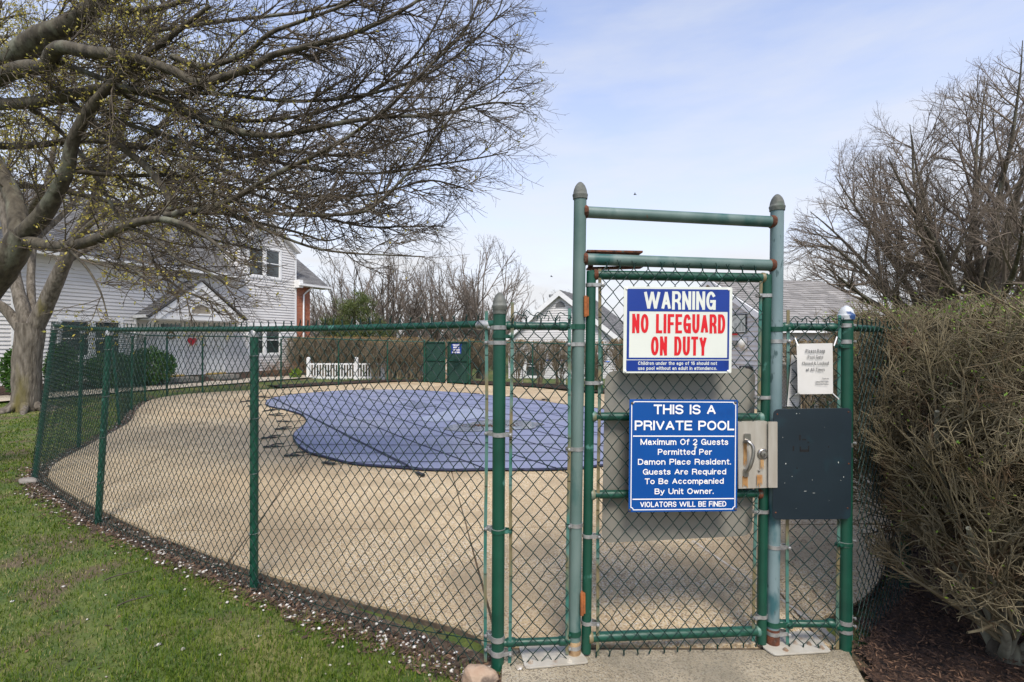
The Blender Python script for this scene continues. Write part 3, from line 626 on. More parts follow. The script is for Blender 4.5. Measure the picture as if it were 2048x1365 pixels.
tension_bar(V3(1.345, 2.79, .03), V3(1.392, 2.79, 2.075), gt)
for py in (569, 764, 1069, 1242):
    z = 1.7 - (py - 682) * 2.725 / 1000; c = at_(SL0, SL1, z); band(c, .0265, (c[0] + .057, c[1] - .012), gt, GALV, w=.019)
for py in (590, 793, 1020, 1229):
    z = 1.7 - (py - 682) * 2.808 / 1000; c = at_(SR0, SR1, z); band(c, .0265, (c[0] - .052, c[1] - .016), gt, GALV, w=.019)
for y0, y1, x in ((590, 632, 1171), (1185, 1229, 1164)):     # hinges
    c = PX(x, (y0 + y1) / 2, 2.685); h = (y1 - y0) * 2.7 / 1000; a = Acc()
    a.lathe(c - V3(0, 0, h / 2), [(.0085, 0), (.0095, .004), (.0095, h * .33), (.008, h * .34), (.0095, h * .35), (.0095, h * .66), (.008, h * .67), (.0095, h * .68), (.0095, h - .004), (.0085, h)], 14)
    a.box(c + V3(.006, .022, 0), .026, .035, h * .9); a.build('hinge', mat('orange_rust', (.36, .11, .025), (.22, .07, .02), 24, .85, .3, 90), gt, smooth=True)
# grey shield plate behind the mesh
GREYP = mat('grey_shield_plate', (.25, .235, .195), (.30, .285, .24), 1.6, .55, .03, 30, c3=(.21, .20, .165), t3=.6, s3=2.2, w3=.15, metal=.2)
shield = (V3(.498, 2.775, .582), V3(.872, .078, .012), V3(.018, 0, .955), V3(.09, -.995, 0))
a = Acc(); a.prism(round_plate(shield, .055), (0, .003, 0)); a.build('shield_plate', GREYP, gt)
# lock box, handle, cylinder
LOCKP = mat('brushed_lock_plate', (.42, .38, .31), (.50, .47, .40), 5, .42, .05, 90, metal=.35, stretch=(5, 1, 1), c3=(.34, .20, .09), t3=.74, s3=5, w3=.06)
def sgn(tl, tr, br, bl, zl, zr):
    O = PX(*bl, zl); U = PX(*br, zr) - O; Vv = PX(*tl, zl) - O; N = np.cross(U, Vv); return (O, U, Vv, N / np.linalg.norm(N))
lk = sgn((1476, 843), (1536, 841), (1536, 974), (1477, 976), 2.742, 2.752)
lock = Acc().prism(round_plate(lk, .003), -lk[3] * .038).build('lock_plate', LOCKP, gt)
ks = sgn((1537, 842), (1555, 843), (1555, 974), (1537, 974), 2.735, 2.737)
Acc().prism(round_plate(ks, .003), -ks[3] * .006).build('strike_plate', LOCKP, gp)
STEEL = mat('satin_steel', (.34, .32, .29), (.42, .40, .37), 40, .3, metal=.85)
h0, h1 = PX(1495, 872, 2.735), PX(1491, 944, 2.735); n_ = lk[3]; a = Acc()
for c, hh, ww in ((PX(1494, 875, 2.741), .052, .034), (PX(1491, 944, 2.741), .042, .026)):
    s_ = (c - V3(ww / 2, 0, hh / 2), V3(ww, 0, 0), V3(0, 0, hh), V3(0, -1, 0)); a.prism(round_plate(s_, .005), V3(0, -.009, 0))
pts = crom([PX(1490, 879, 2.735), PX(1497, 882, 2.712), PX(1506, 893, 2.698), PX(1506, 912, 2.695), PX(1500, 932, 2.702), PX(1493, 942, 2.73)], 24)
a.tube(pts, np.array([.009] * 4 + [.0095] * 16 + [.009] * 4), 12); a.build('handle', STEEL, lock, smooth=True)
c = PX(1525, 906, 2.748); Acc().lathe(c, [(.030, 0), (.030, .004), (.024, .011), (.0225, .011), (.0225, .008), (.018, .008), (.016, .017), (.009, .018), (.001, .0185)], 26, n_).build('lock_cylinder', STEEL, lock, smooth=True)
Acc().box(c + n_ * .0195, .0022, .002, .009).build('keyhole', BLACK, lock)
for x, y in ((1518, 940), (1538, 940)): Acc().lathe(PX(x, y, 2.747), [(.0075, 0), (.006, .004), (.001, .0055)], 12, n_).build('screw', STEEL, lock, smooth=True)
RSTREAK = mat('orange_rust_stain', (.36, .16, .04), (.45, .27, .11), 18, .8, .1)
a = Acc()
for x0, x1, y0, y1 in ((1485, 1496, 951, 975), (1514, 1525, 948, 973), (1521, 1528, 918, 940), (1487, 1494, 885, 934)):
    a = Acc()
    for i in range(5):
        w = (x1 - x0) / 5; xx = x0 + w * i; e = (y1 - y0) * random.uniform(.6, 1.0); s_ = sgn((xx, y0), (xx + w, y0), (xx + w * .9, y0 + e), (xx + w * .1, y0 + e), 2.7405, 2.7405); rect(a, s_, 0, 1, 0, 1, 0.0, .0003)
    a.build('rust_streak', RSTREAK, lock)

# ------------------------------------------------------------------ signs on the gate
SBLUE = mat('royal_blue_sign_face', (.003, .028, .21), (.004, .034, .24), 3, .28, c3=(.003, .024, .18), t3=.66, s3=6)
SBLUE2 = mat('process_blue_sign_face', (.003, .062, .26), (.004, .072, .29), 2.5, .25, c3=(.003, .055, .23), t3=.66, s3=5)
SCREAM = mat('aged_white_print', (.66, .68, .60), (.60, .62, .55), 4, .4)
SWHITE = mat('white_print', (.82, .80, .76)); SRED = mat('red_print', (.60, .006, .012), rough=.35)
SCREW = mat('dark_screw', (.12, .1, .08), rough=.5, metal=.6)
w_ = sgn((1248, 571), (1467, 577), (1463, 745), (1246, 745), 2.668, 2.70)
ws = thing('warning_sign', w_[0] + w_[1] / 2, 'blue and cream warning sign reading NO LIFEGUARD ON DUTY on the near gate', 'sign')
Acc().prism(round_plate(w_, .008), -w_[3] * .003).build('sign_board', SCREAM, ws, bevel=.0008)
a = Acc(); rect(a, w_, .030, .974, .713, .972, .0004); rect(a, w_, .030, .052, .160, .713, .0004); rect(a, w_, .957, .974, .160, .713, .0004); rect(a, w_, .052, .957, .160, .180, .0004); rect(a, w_, .028, .974, .022, .150, .0004)
a.build('blue_print', SBLUE, ws)
lettering('WARNING', w_, .183, .845, .735, .948, SCREAM, ws, .155, .15)
lettering('NO LIFEGUARD', w_, .078, .936, .462, .684, SRED, ws, .150, .16, space=1.1)
lettering('ON DUTY', w_, .252, .765, .205, .425, SRED, ws, .150, .16, space=1.1)
lettering('Children under the age of 16 should not', w_, .136, .863, .096, .136, SCREAM, ws, .17, .26)
lettering('use pool without an adult in attendance.', w_, .136, .863, .038, .078, SCREAM, ws, .17, .26)
for u, v in ((.025, .975), (.965, .975), (.02, .025), (.968, .025)):
    c = w_[0] + w_[1] * u + w_[2] * v; Acc().lathe(c, [(.007, 0), (.006, .004), (.001, .006)], 12, w_[3]).build('screw', SWHITE, ws, smooth=True)
q_ = sgn((1259, 797), (1474, 796), (1474, 1021), (1257, 1023), 2.655, 2.695)
qs = thing('private_pool_sign', q_[0] + q_[1] / 2, 'square bright blue sign reading THIS IS A PRIVATE POOL below the warning sign', 'sign')
Acc().prism(round_plate(q_, .006), -q_[3] * .003).build('sign_board', SBLUE2, qs, bevel=.0008)
a = Acc(); B0, B1, n_w, cr = .017, .983, .0075, .030
for u0, u1, v0, v1 in ((B0 + cr, B1 - cr, B1 - n_w, B1), (B0 + cr, B1 - cr, B0, B0 + n_w), (B0, B0 + n_w, B0 + cr, B1 - cr), (B1 - n_w, B1, B0 + cr, B1 - cr)): rect(a, q_, u0, u1, v0, v1, .0004)
for cu, cv, a0 in ((B0, B0, 0), (B1, B0, 90), (B1, B1, 180), (B0, B1, 270)):
    for i in range(6):
        A0, A1 = math.radians(a0 + 15 * i), math.radians(a0 + 15 * i + 15); pp = []
        for rr_, aa in ((cr, A0), (cr, A1), (cr - n_w, A1), (cr - n_w, A0)): pp.append(q_[0] + q_[1] * (cu + rr_ * math.cos(aa)) + q_[2] * (cv + rr_ * math.sin(aa)) + q_[3] * .0004)
        a.prism(pp, q_[3] * .0003)
rect(a, q_, .035, .970, .669, .679, .0004); rect(a, q_, .035, .970, .110, .119, .0004); a.build('white_border', SWHITE, qs)
for tx, u0, u1, v0, v1, th, gp_ in (('THIS IS A', .221, .793, .869, .955, .175, .26), ('PRIVATE POOL', .049, .966, .727, .812, .175, .24), ('Maximum Of 2 Guests', .103, .911, .596, .650, .165, .28),
        ('Permitted Per', .262, .760, .508, .560, .165, .28), ('Damon Place Resident.', .081, .938, .420, .472, .165, .28), ('Guests Are Required', .127, .894, .332, .383, .165, .28),
        ('To Be Accompanied', .145, .872, .248, .299, .165, .28), ('By Unit Owner.', .236, .779, .158, .209, .165, .28), ('VIOLATORS WILL BE FINED', .105, .898, .044, .092, .16, .24)):
    lettering(tx, q_, u0, u1, v0, v1, SWHITE, qs, th, gp_)
a = Acc()
for u, v in ((.598, .585), (.603, .572), (.596, .562)): rect(a, q_, u, u + .018, v, v + .01, .0005)
a.build('scratch_mark', SCREAM, qs)
for u, v in ((.025, .965), (.975, .975), (.985, .02), (.012, .018)):
    c = q_[0] + q_[1] * u + q_[2] * v; Acc().lathe(c, [(.007, 0), (.006, .004), (.001, .006)], 12, q_[3]).build('screw', SCREW, qs, smooth=True)

# navy plate beside the lock
NAVY = mat('navy_painted_plate', (.006, .014, .020), (.009, .019, .026), 3, .45, .03, 40, c3=(.008, .024, .032), t3=.64, s3=8)
nv = sgn((1547, 817), (1705, 817), (1702, 1037), (1545, 1038), 2.745, 2.725)
ns = thing('navy_plate', nv[0] + nv[1] / 2, 'blank dark navy metal plate with rounded corners screwed beside the gate lock', 'plate')
Acc().prism(round_plate(nv, .028), -nv[3] * .004).build('plate_face', NAVY, ns, bevel=.001)
for u, v in ((.05, .955), (.955, .965), (.05, .585), (.965, .50), (.04, .065), (.955, .10)):
    Acc().lathe(nv[0] + nv[1] * u + nv[2] * v, [(.0045, 0), (.004, .002), (.001, .003)], 10, nv[3]).build('screw', RUST, ns, smooth=True)
a = Acc()
for u, v, w, h in ((.16, .50, .012, .02), (.83, .505, .012, .022), (.29, .955, .018, .008), (.33, .955, .008, .006), (.40, .255, .05, .004), (.51, .238, .05, .003), (.24, .39, .02, .004), (.50, .355, .012, .006), (.90, .375, .008, .02), (.12, .74, .006, .012), (.65, .83, .01, .003), (.15, .33, .008, .006), (.30, .1, .006, .006), (.72, .17, .006, .005), (.86, .35, .02, .003)):
    rect(a, nv, u, u + w * .6, v, v + h * .6, .0003, .0002)
a.build('paint_chip', SCREAM, ns, kind='stuff')
a = Acc()
for u, v, w, h in ((.33, .715, .022, .05), (.37, .715, .05, .012), (.34, .61, .12, .022), (.34, .62, .018, .04), (.445, .62, .016, .045), (.25, .62, .02, .045), (.30, .46, .016, .01), (.70, .645, .012, .018), (.44, .69, .02, .012)):
    rect(a, nv, u, u + w, v, v + h, .0003, .0002)
a.build('glue_residue', mat('black_residue', (.003, .003, .003), rough=.8), ns, kind='stuff')

# printed notice tied to the panel, and an older sheet behind it
PAPER = mat('laminated_paper', (.62, .60, .56), (.56, .54, .49), 6, .35, c3=(.42, .35, .24), t3=.66, s3=5, w3=.04)
PINK = mat('print_ink', (.05, .055, .06))
pn = sgn((1593.5, 686), (1671.5, 687.5), (1667.5, 786.5), (1596, 787), 2.715, 2.70)
ps = thing('paper_notice', pn[0] + pn[1] / 2, 'white laminated notice reading Please Keep Pool Gate Closed and Locked tied to the fence', 'notice')
nn = 9; a = Acc(); vv = []
for i in range(nn):
    for j in range(nn):
        u, v = i / (nn - 1), j / (nn - 1); vv.append(pn[0] + pn[1] * u + pn[2] * v + pn[3] * (.003 * math.sin(u * 5 + v * 3) - .003))
a.add(vv, [[i * nn + j, (i + 1) * nn + j, (i + 1) * nn + j + 1, i * nn + j + 1] for i in range(nn - 1) for j in range(nn - 1)]); a.build('sheet', PAPER, ps, smooth=True)
for tx, u0, u1, v0, v1 in (('Please Keep', .239, .778, .815, .89), ('Pool Gate', .295, .725, .700, .766), ('Closed & Locked', .131, .872, .577, .642), ('at All Times', .239, .756, .453, .518), ('Thank you', .678, .861, .290, .322), ('Damon Place Condo', .501, .856, .228, .262), ('Association Trustees', .489, .856, .182, .212)):
    lettering(tx, pn, u0, u1, v0, v1, PINK, ps, .125, .3, lift=.003)
ZIP = mat('white_zip_tie', (.7, .7, .68))
a = Acc()
for p_, q2 in (((1596, 690), (1590, 674)), ((1668, 690), (1674, 672)), ((1664, 784), (1678, 797)), ((1599, 784), (1590, 788))):
    a.bar(PX(*p_, 2.695), PX(*q2, 2.72), .006, .002, up=(0, 1, 0))
a.build('zip_tie', ZIP, ps)
pb = sgn((1583, 708), (1598, 704), (1597, 812), (1574, 811), 2.775, 2.79)
os_ = thing('paper_sheet', pb[0] + pb[1] / 2, 'tilted older white paper sheet half hidden behind the Pool Gate notice', 'paper')
a = Acc(); a.prism([pb[0], pb[0] + pb[1], pb[0] + pb[1] + pb[2], pb[0] + pb[2]], pb[3] * .0006); a.build('sheet', PAPER, os_)
a = Acc()
for k in range(22):
    if k in (4, 5, 11): continue
    rect(a, pb, .10, random.uniform(.4, .9), .04 + k * .036, .048 + k * .036, .001, .0003)
a.build('printed_lines', mat('grey_print', (.3, .3, .32)), os_)

# ------------------------------------------------------------------ pool cover
COVER = mat('blue_mesh_pool_cover', (.165, .182, .268), (.195, .212, .305), 1.2, .6, .12, 260, c3=(.225, .235, .29), t3=.60, s3=.45, w3=.10, bdist=.004)
HEM = mat('navy_webbing', (.012, .016, .045), rough=.7)
STRAP = mat('dark_strap_webbing', (.016, .02, .04), rough=.8)
cv = [(534, 801), (534, 811), (571, 820), (600, 829), (613, 840), (608, 851), (589, 868), (591, 885), (615, 905), (649, 915), (701, 928), (760, 934), (816, 938), (853, 941), (915, 942), (976, 941), (1080, 941), (1160, 938), (1212, 932)]
front = [GP(x, y)[:2] for x, y in cv]
rest = [np.array(p) for p in ((1.95, 6.95), (2.75, 7.5), (3.35, 8.6), (3.45, 9.8), (2.9, 11.3), (2.3, 12.3), (1.5, 13.1))]
back = [GP(x, y)[:2] for x, y in ((1076, 802), (1006, 794), (946, 788), (872, 783), (797, 780), (704, 781), (649, 784), (593, 789), (555, 795))]
cvp = crom(np.array(front + rest + back + [front[0]]), 170)[:-1]
pc = thing('pool_cover', V3(-1, 9, 0), 'blue safety cover strapped over the closed freeform swimming pool', 'pool cover')
# gently sagging sheet: clipped grid
step = .16; xs = np.arange(-7.4, 3.7, step); ys = np.arange(6.3, 17.6, step); X, Y = np.meshgrid(xs, ys, indexing='ij'); idx = np.arange(X.size).reshape(X.shape)
def dist_edge(x, y):
    d = np.full(np.shape(x), 99.0)
    for i in range(len(cvp)):
        a_, b_ = cvp[i], cvp[(i + 1) % len(cvp)]; e = b_ - a_; L2 = (e ** 2).sum(); t = np.clip(((x - a_[0]) * e[0] + (y - a_[1]) * e[1]) / L2, 0, 1)
        d = np.minimum(d, np.hypot(x - a_[0] - t * e[0], y - a_[1] - t * e[1]))
    return d
bm = bmesh.new(); f0 = bm.faces.new([bm.verts.new((p[0], p[1], 0)) for p in cvp])
for v in np.arange(-7.2, 3.7, .45): bmesh.ops.bisect_plane(bm, geom=bm.verts[:] + bm.edges[:] + bm.faces[:], plane_co=(v, 0, 0), plane_no=(1, 0, 0))
for v in np.arange(6.5, 17.5, .45): bmesh.ops.bisect_plane(bm, geom=bm.verts[:] + bm.edges[:] + bm.faces[:], plane_co=(0, v, 0), plane_no=(0, 1, 0))
co = np.array([v.co[:] for v in bm.verts]); de = dist_edge(co[:, 0], co[:, 1])
def cover_z(x, y, d): return .040 - .022 * sstep(.1, 2.4, d) + .004 * np.sin(2.1 * x + y) * sstep(.1, .6, d) + .012 * np.exp(-((de_fold(x, y)) / .12) ** 2)
def de_fold(x, y): return (x + 4.3) * .82 + (y - 10.8) * .57
co[:, 2] = cover_z(co[:, 0], co[:, 1], de); bm.verts.index_update()
a = Acc(); a.add(co, poly=[[v.index for v in f.verts] for f in bm.faces]); bm.free(); a.build('cover_sheet', COVER, pc, smooth=True)
a = Acc(); ring = np.array([(p[0], p[1], .024) for p in np.vstack([cvp, cvp[:1]])]); a.tubes(ring[None], np.full((1, len(ring)), .019), 6, cap=False); a.build('edge_hem', HEM, pc, smooth=True)
def clip_line(p, d):
    ts = []
    for i in range(len(cvp)):
        a_, b_ = cvp[i], cvp[(i + 1) % len(cvp)]; M_ = np.array([d, a_ - b_]).T
        if abs(np.linalg.det(M_)) < 1e-9: continue
        t, s = np.linalg.solve(M_, a_ - p)
        if 0 <= s < 1: ts.append(t)
    return sorted(ts)
def strap(p, d, w, tails=True):
    d = d / np.linalg.norm(d); ts = clip_line(p, d)
    for t0, t1 in zip(ts[::2], ts[1::2]):
        if t1 - t0 < .8: continue
        n = max(4, int((t1 - t0) / .3)); tt = np.linspace(t0, t1, n); q = p + np.outer(tt, d); z = cover_z(q[:, 0], q[:, 1], dist_edge(q[:, 0], q[:, 1])) + .007
        s_ = np.array([-d[1], d[0]]) * w / 2; a = Acc()
        a.add(np.vstack([np.c_[q + s_, z], np.c_[q - s_, z]]), [[i, i + 1, n + i + 1, n + i] for i in range(n - 1)]); a.build('strap', STRAP, pc)
        for e, sg in ((p + d * t0, -1), (p + d * t1, 1)):
            if not tails: continue
            L = random.uniform(.45, .85); b = random.uniform(-.25, .25); nn_ = np.array([-d[1], d[0]])
            pts = [np.r_[e, .05], np.r_[e + sg * d * L * .45, .022], np.r_[e + sg * d * L * .8 + nn_ * b * .3, .018], np.r_[e + sg * d * L + nn_ * b, .016]]
            pt = crom(pts, 12); a = Acc(); a.tubes(pt[None], np.array([[.006] * 5 + [.012] * 2 + [.008] * 5]), 5, cap=False)
            for k in range(2): a.box(pt[6 + 3 * k] + V3(0, 0, .008), .09, .045, .022, [[d[0], d[1], 0], [-d[1], d[0], 0], [0, 0, 1]])
            if random.random() < .6:
                a.tubes(crom([pt[8], pt[8] + V3(nn_[0] * .16, nn_[1] * .16, .01), pt[8] + V3(nn_[0] * .28 - d[0] * .12 * sg, nn_[1] * .28 - d[1] * .12 * sg, -.002)], 8)[None], np.full((1, 8), .011), 5, cap=False)
            a.build('strap_tail', BLACK, pc)
for y in (6.95, 7.5, 8.15, 8.95, 9.8, 10.7, 11.6, 12.5, 13.4, 14.4, 15.4, 16.3): strap(np.array([0, y]), np.array([1, .035]), .028)
for k in range(-5, 9): strap(np.array([-4.3 + .95 * k, 10.8]), np.array([2.92, -4.16]), .045 if k == 0 else .026, tails=(k % 2 == 0))
# puddle with leaf litter, drain mesh, damp marks
WATER = mat('shallow_rain_water', (.16, .19, .24), (.27, .29, .33), 2.5, .06, .06, 14, spec=.8)
def blob(name, c, rx, ry, z, material, parent, n=30, wob=.18, rot=0):
    ph = [random.uniform(0, 6.3) for _ in range(4)]; pts = []
    for i in range(n):
        t = 2 * math.pi * i / n; r_ = 1 + wob * math.sin(2 * t + ph[0]) + wob * .6 * math.sin(3 * t + ph[1]) + wob * .4 * math.sin(5 * t + ph[2]) + wob * .25 * math.sin(9 * t + ph[3])
        x, y = rx * r_ * math.cos(t), ry * r_ * math.sin(t); pts.append((c[0] + x * math.cos(rot) - y * math.sin(rot), c[1] + x * math.sin(rot) + y * math.cos(rot), z))
    a = Acc(); a.prism(pts[::-1], (0, 0, .003)); return a.build(name, material, parent)
c = GP(965, 853)
blob('rain_puddle', (c[0] + .25, c[1] + .05), .95, .62, .030, WATER, pc)
blob('damp_stain', (c[0] - .6, c[1] + 1.5), .75, .9, .028, mat('damp_cover', (.24, .27, .36), (.28, .31, .40), 3, .35), pc)
a = Acc(); g_ = [GP(797, 809), GP(835, 818), GP(873, 812), GP(838, 804)]; a.prism([p_ + V3(0, 0, .032) for p_ in g_], (0, 0, .004)); a.build('drain_panel', mat('dark_drain_mesh', (.10, .115, .17), (.13, .145, .2), 60, .8), pc)
LITTER = mat('dead_leaf_litter', (.03, .018, .012), (.17, .10, .055), attr='rnd', rough=.9)
pp = rng.normal(0, 1, (420, 2)) * [.26, .09] + [c[0] + .15, c[1]]; flakes(np.c_[pp, np.full(420, .036)], .05, .022, 'leaf_litter', LITTER, tilt=.25, parent=pc)

# ------------------------------------------------------------------ building helpers
class Frame:
    def __init__(s, O, D, N): s.O, s.D, s.N = np.asarray(O, float), np.asarray(D, float), np.asarray(N, float)
    def p(s, u, z, n=0): return s.O + s.D * u + s.N * n + V3(0, 0, z)
def span(poly, z):
    xs_ = []; n = len(poly)
    for i in range(n):
        (u1, z1), (u2, z2) = poly[i], poly[(i + 1) % n]
        if (z1 > z) != (z2 > z): xs_.append(u1 + (z - z1) * (u2 - u1) / (z2 - z1))
    return (min(xs_), max(xs_)) if len(xs_) > 1 else None
def siding(fr, poly, parent, holes=(), ex=.125, material=None, name='siding_boards'):
    a = Acc(); z0 = min(p[1] for p in poly); z1 = max(p[1] for p in poly); z = z0
    while z < z1 - .01:
        t = min(z + ex, z1); A_, B_ = span(poly, z + .003), span(poly, t - .003)
        if A_ and B_:
            iv = [(A_[0], A_[1], B_[0], B_[1])]; zm = (z + t) / 2
            for (h0, h1, k0, k1) in holes:
                if not (k0 < zm < k1): continue
                nv_ = []
                for (p0, p1, q0, q1) in iv:
                    if h1 <= p0 or h0 >= p1: nv_.append((p0, p1, q0, q1)); continue
                    if h0 > p0: nv_.append((p0, h0, q0, h0))
                    if h1 < p1: nv_.append((h1, p1, h1, q1))
                iv = nv_
            for (p0, p1, q0, q1) in iv:
                a.add([fr.p(p0, z, .030), fr.p(p1, z, .030), fr.p(q1, t, .002), fr.p(q0, t, .002), fr.p(p0, z, .0), fr.p(p1, z, .0)], [[0, 1, 2, 3], [4, 5, 1, 0]])
        z += ex
    return a.build(name, material or SIDING, parent, kind='stuff')
def shingles(O, D, Sv, poly, parent, material, ex=.14, tab=.30, lift=.02, name='roof_shingles'):
    """poly in (along, up the slope); each tab is its own slightly raised piece, joined as one part"""
    O, D, Sv = [np.asarray(v, float) for v in (O, D, Sv)]; N = np.cross(D, Sv); N /= np.linalg.norm(N); N = N if N[2] > 0 else -N
    a = Acc(); s0 = min(p[1] for p in poly); s1 = max(p[1] for p in poly); s = s0; row = 0
    while s < s1 - .02:
        t = min(s + ex * 1.02, s1); sp = span(poly, (s + t) / 2)
        if sp:
            u = sp[0] - (row % 2) * tab * .5 - random.random() * .08
            while u < sp[1]:
                w = tab * random.uniform(.85, 1.15); u0, u1 = max(u, sp[0]), min(u + w - .006, sp[1])
                if u1 - u0 > .02:
                    h = lift * random.uniform(.7, 1.2)
                    b = [O + D * u0 + Sv * s + N * h, O + D * u1 + Sv * s + N * h, O + D * u1 + Sv * t + N * .004, O + D * u0 + Sv * t + N * .004, O + D * u0 + Sv * s, O + D * u1 + Sv * s]
                    a.add(b, [[0, 1, 2, 3], [4, 5, 1, 0]], a=random.random())
                u += w
        s += ex; row += 1
    return a.build(name, material, parent, kind='stuff', attr=True)
def slab(pts, off, name, material, parent): return Acc().prism(pts, off).build(name, material, parent)
def window(fr, u0, u1, z0, z1, parent, panes=2, name='window', sash=True):
    w = Acc(); t = .09
    for b in ((u0 - t, u1 + t, z1, z1 + t * 1.1), (u0 - t, u1 + t, z0 - t, z0), (u0 - t, u0, z0, z1), (u1, u1 + t, z0, z1)):
        w.prism([fr.p(b[0], b[2], .0), fr.p(b[1], b[2], .0), fr.p(b[1], b[3], .0), fr.p(b[0], b[3], .0)], fr.N * .045)
    wd = (u1 - u0) / panes
    for i in range(1, panes): w.prism([fr.p(u0 + wd * i - .06, z0, 0), fr.p(u0 + wd * i + .06, z0, 0), fr.p(u0 + wd * i + .06, z1, 0), fr.p(u0 + wd * i - .06, z1, 0)], fr.N * .04)
    o = w.build(name, WHITE, parent)
    for i in range(panes):
        a0 = u0 + wd * i + (.06 if i else 0); a1 = u0 + wd * (i + 1) - (.06 if i < panes - 1 else 0)
        s_ = Acc(); k = .045
        for b in ((a0, a1, z0, z0 + k), (a0, a1, z1 - k, z1), (a0, a0 + k, z0, z1), (a1 - k, a1, z0, z1), (a0, a1, (z0 + z1) / 2 - .02, (z0 + z1) / 2 + .02)):
            s_.prism([fr.p(b[0], b[2], .0), fr.p(b[1], b[2], .0), fr.p(b[1], b[3], .0), fr.p(b[0], b[3], .0)], fr.N * .022)
        s_.build('sash', WHITE, o)
        slab([fr.p(a0, z0, -.02), fr.p(a1, z0, -.02), fr.p(a1, z1, -.02), fr.p(a0, z1, -.02)], fr.N * .012, 'pane', GLASS, o)
    return o
def bricks(fr, u0, u1, z0, z1, parent):
    m = Acc(); m.prism([fr.p(u0, z0, -.10), fr.p(u1, z0, -.10), fr.p(u1, z1, -.10), fr.p(u0, z1, -.10)], fr.N * .094); m.build('mortar', MORTAR, parent)
    a = Acc(); z = z0; row = 0
    while z < z1 - .03:
        u = u0 - (.1 if row % 2 else 0)
        while u < u1:
            a0, a1 = max(u, u0), min(u + .195, u1)
            if a1 - a0 > .03: a.prism([fr.p(a0, z, -.02), fr.p(a1, z, -.02), fr.p(a1, z + .057, -.02), fr.p(a0, z + .057, -.02)], fr.N * random.uniform(.018, .024), a=random.random())
            u += .205
        z += .068; row += 1
    a.build('bricks', BRICK, parent, kind='stuff', attr=True)

# ------------------------------------------------------------------ the big house on the left
bh = thing('house', WALL_A + WALL_D * 5, 'two storey white sided house with brick corner and gabled porch at the left', 'house')
fr = Frame(WALL_A, WALL_D, WALL_N)
def upx(px): k = (px - 1024) / F; return (k * WALL_A[1] - WALL_A[0]) / (WALL_D[0] - k * WALL_D[1])
U_R, U_B, U_E = upx(592), upx(620), upx(651); EZ = 4.65; SL = .69
U_L = -9.0; DU0, DU1 = upx(481), U_R                     # front gable span
win_lo = (upx(497), upx(559), 1.14, 2.42); win_up = (upx(497), upx(559), 4.72, 6.02); win_l = (upx(121), upx(240), 1.2, 2.42)
P0, P1 = 3.45, 7.0; d1 = (upx(312), upx(367)); d2 = (upx(411), upx(449))
slab([fr.p(U_L, -.2, -.22), fr.p(U_R, -.2, -.22), fr.p(U_R, EZ, -.22), fr.p(U_L, EZ, -.22)], WALL_N * .20, 'wall', WHITE, bh)
siding(fr, [(U_L, .36), (U_R - .08, .36), (U_R - .08, EZ), (U_L, EZ)], bh, holes=[(w[0] - .05, w[1] + .05, w[2] - .05, w[3] + .05) for w in (win_lo, win_l)] + [(d[0], d[1], 0, 2.5) for d in (d1, d2)])
gz = 6.25; apz = gz + (DU1 - DU0) / 2 * .75 ; mid = (DU0 + DU1) / 2
slab([fr.p(DU0, EZ, -.22), fr.p(DU1, EZ, -.22), fr.p(DU1, gz, -.22), fr.p(mid, apz, -.22), fr.p(DU0, gz, -.22)], WALL_N * .20, 'gable_wall', WHITE, bh)
siding(fr, [(DU0 + .06, EZ), (DU1 - .08, EZ), (DU1 - .08, gz), (mid, apz - .1), (DU0 + .06, gz)], bh, holes=[(win_up[0] - .05, win_up[1] + .05, win_up[2] - .05, win_up[3] + .05)])
for w in (win_lo, win_up, win_l): window(fr, *w, bh)
# cheek wall of the front gable, above the lower roof
ck = Frame(fr.p(DU0, 0, 0), -WALL_N, -WALL_D); tt = (gz - EZ) / SL
siding(ck, [(0, EZ + .02), (tt, gz), (0, gz)], bh)
slab([ck.p(.02, EZ, -.03), ck.p(tt, gz, -.03), ck.p(.02, gz, -.03)], -ck.N * .1, 'cheek_wall', WHITE, bh)
# trims
def vtrim(u, z0, z1, w=.10): return slab([fr.p(u - w / 2, z0, -.01), fr.p(u + w / 2, z0, -.01), fr.p(u + w / 2, z1, -.01), fr.p(u - w / 2, z1, -.01)], WALL_N * .04, 'corner_board', WHITE, bh)
vtrim(U_R - .04, .2, EZ); vtrim(U_R - .04, EZ + .01, gz); vtrim(0, .2, EZ - .01, .14)
slab([fr.p(U_R - .9, EZ - .06, .0), fr.p(DU0, EZ - .06, .0), fr.p(DU0, EZ + .04, .0), fr.p(U_R - .9, EZ + .04, .0)], WALL_N * .03, 'belt_board', WHITE, bh)
# main roof
up_v = (-WALL_N + V3(0, 0, SL)); up_v /= np.linalg.norm(up_v); RL = 4.6 / (1 / math.sqrt(1 + SL * SL)) ; OV = .35
e0 = fr.p(0, EZ - OV * SL + .12, OV)
def roof_piece(u0, u1, s0, s1, cut=None):
    poly = [(u0, s0), (u1, s0), (u1, s1), (u0, s1)]; nn_ = np.cross(WALL_D, up_v); nn_ = nn_ if nn_[2] > 0 else -nn_
    slab([e0 + WALL_D * u + up_v * s - nn_ * .09 for u, s in poly], nn_ * .085, 'roof', WHITE, bh); shingles(e0, WALL_D, up_v, poly, bh, SHG)
s_wall = OV * math.sqrt(1 + SL * SL)
roof_piece(U_L, DU0, 0, RL); roof_piece(DU0 + .0, U_R, s_wall + .9, RL); roof_piece(U_R, U_E, 0, RL)
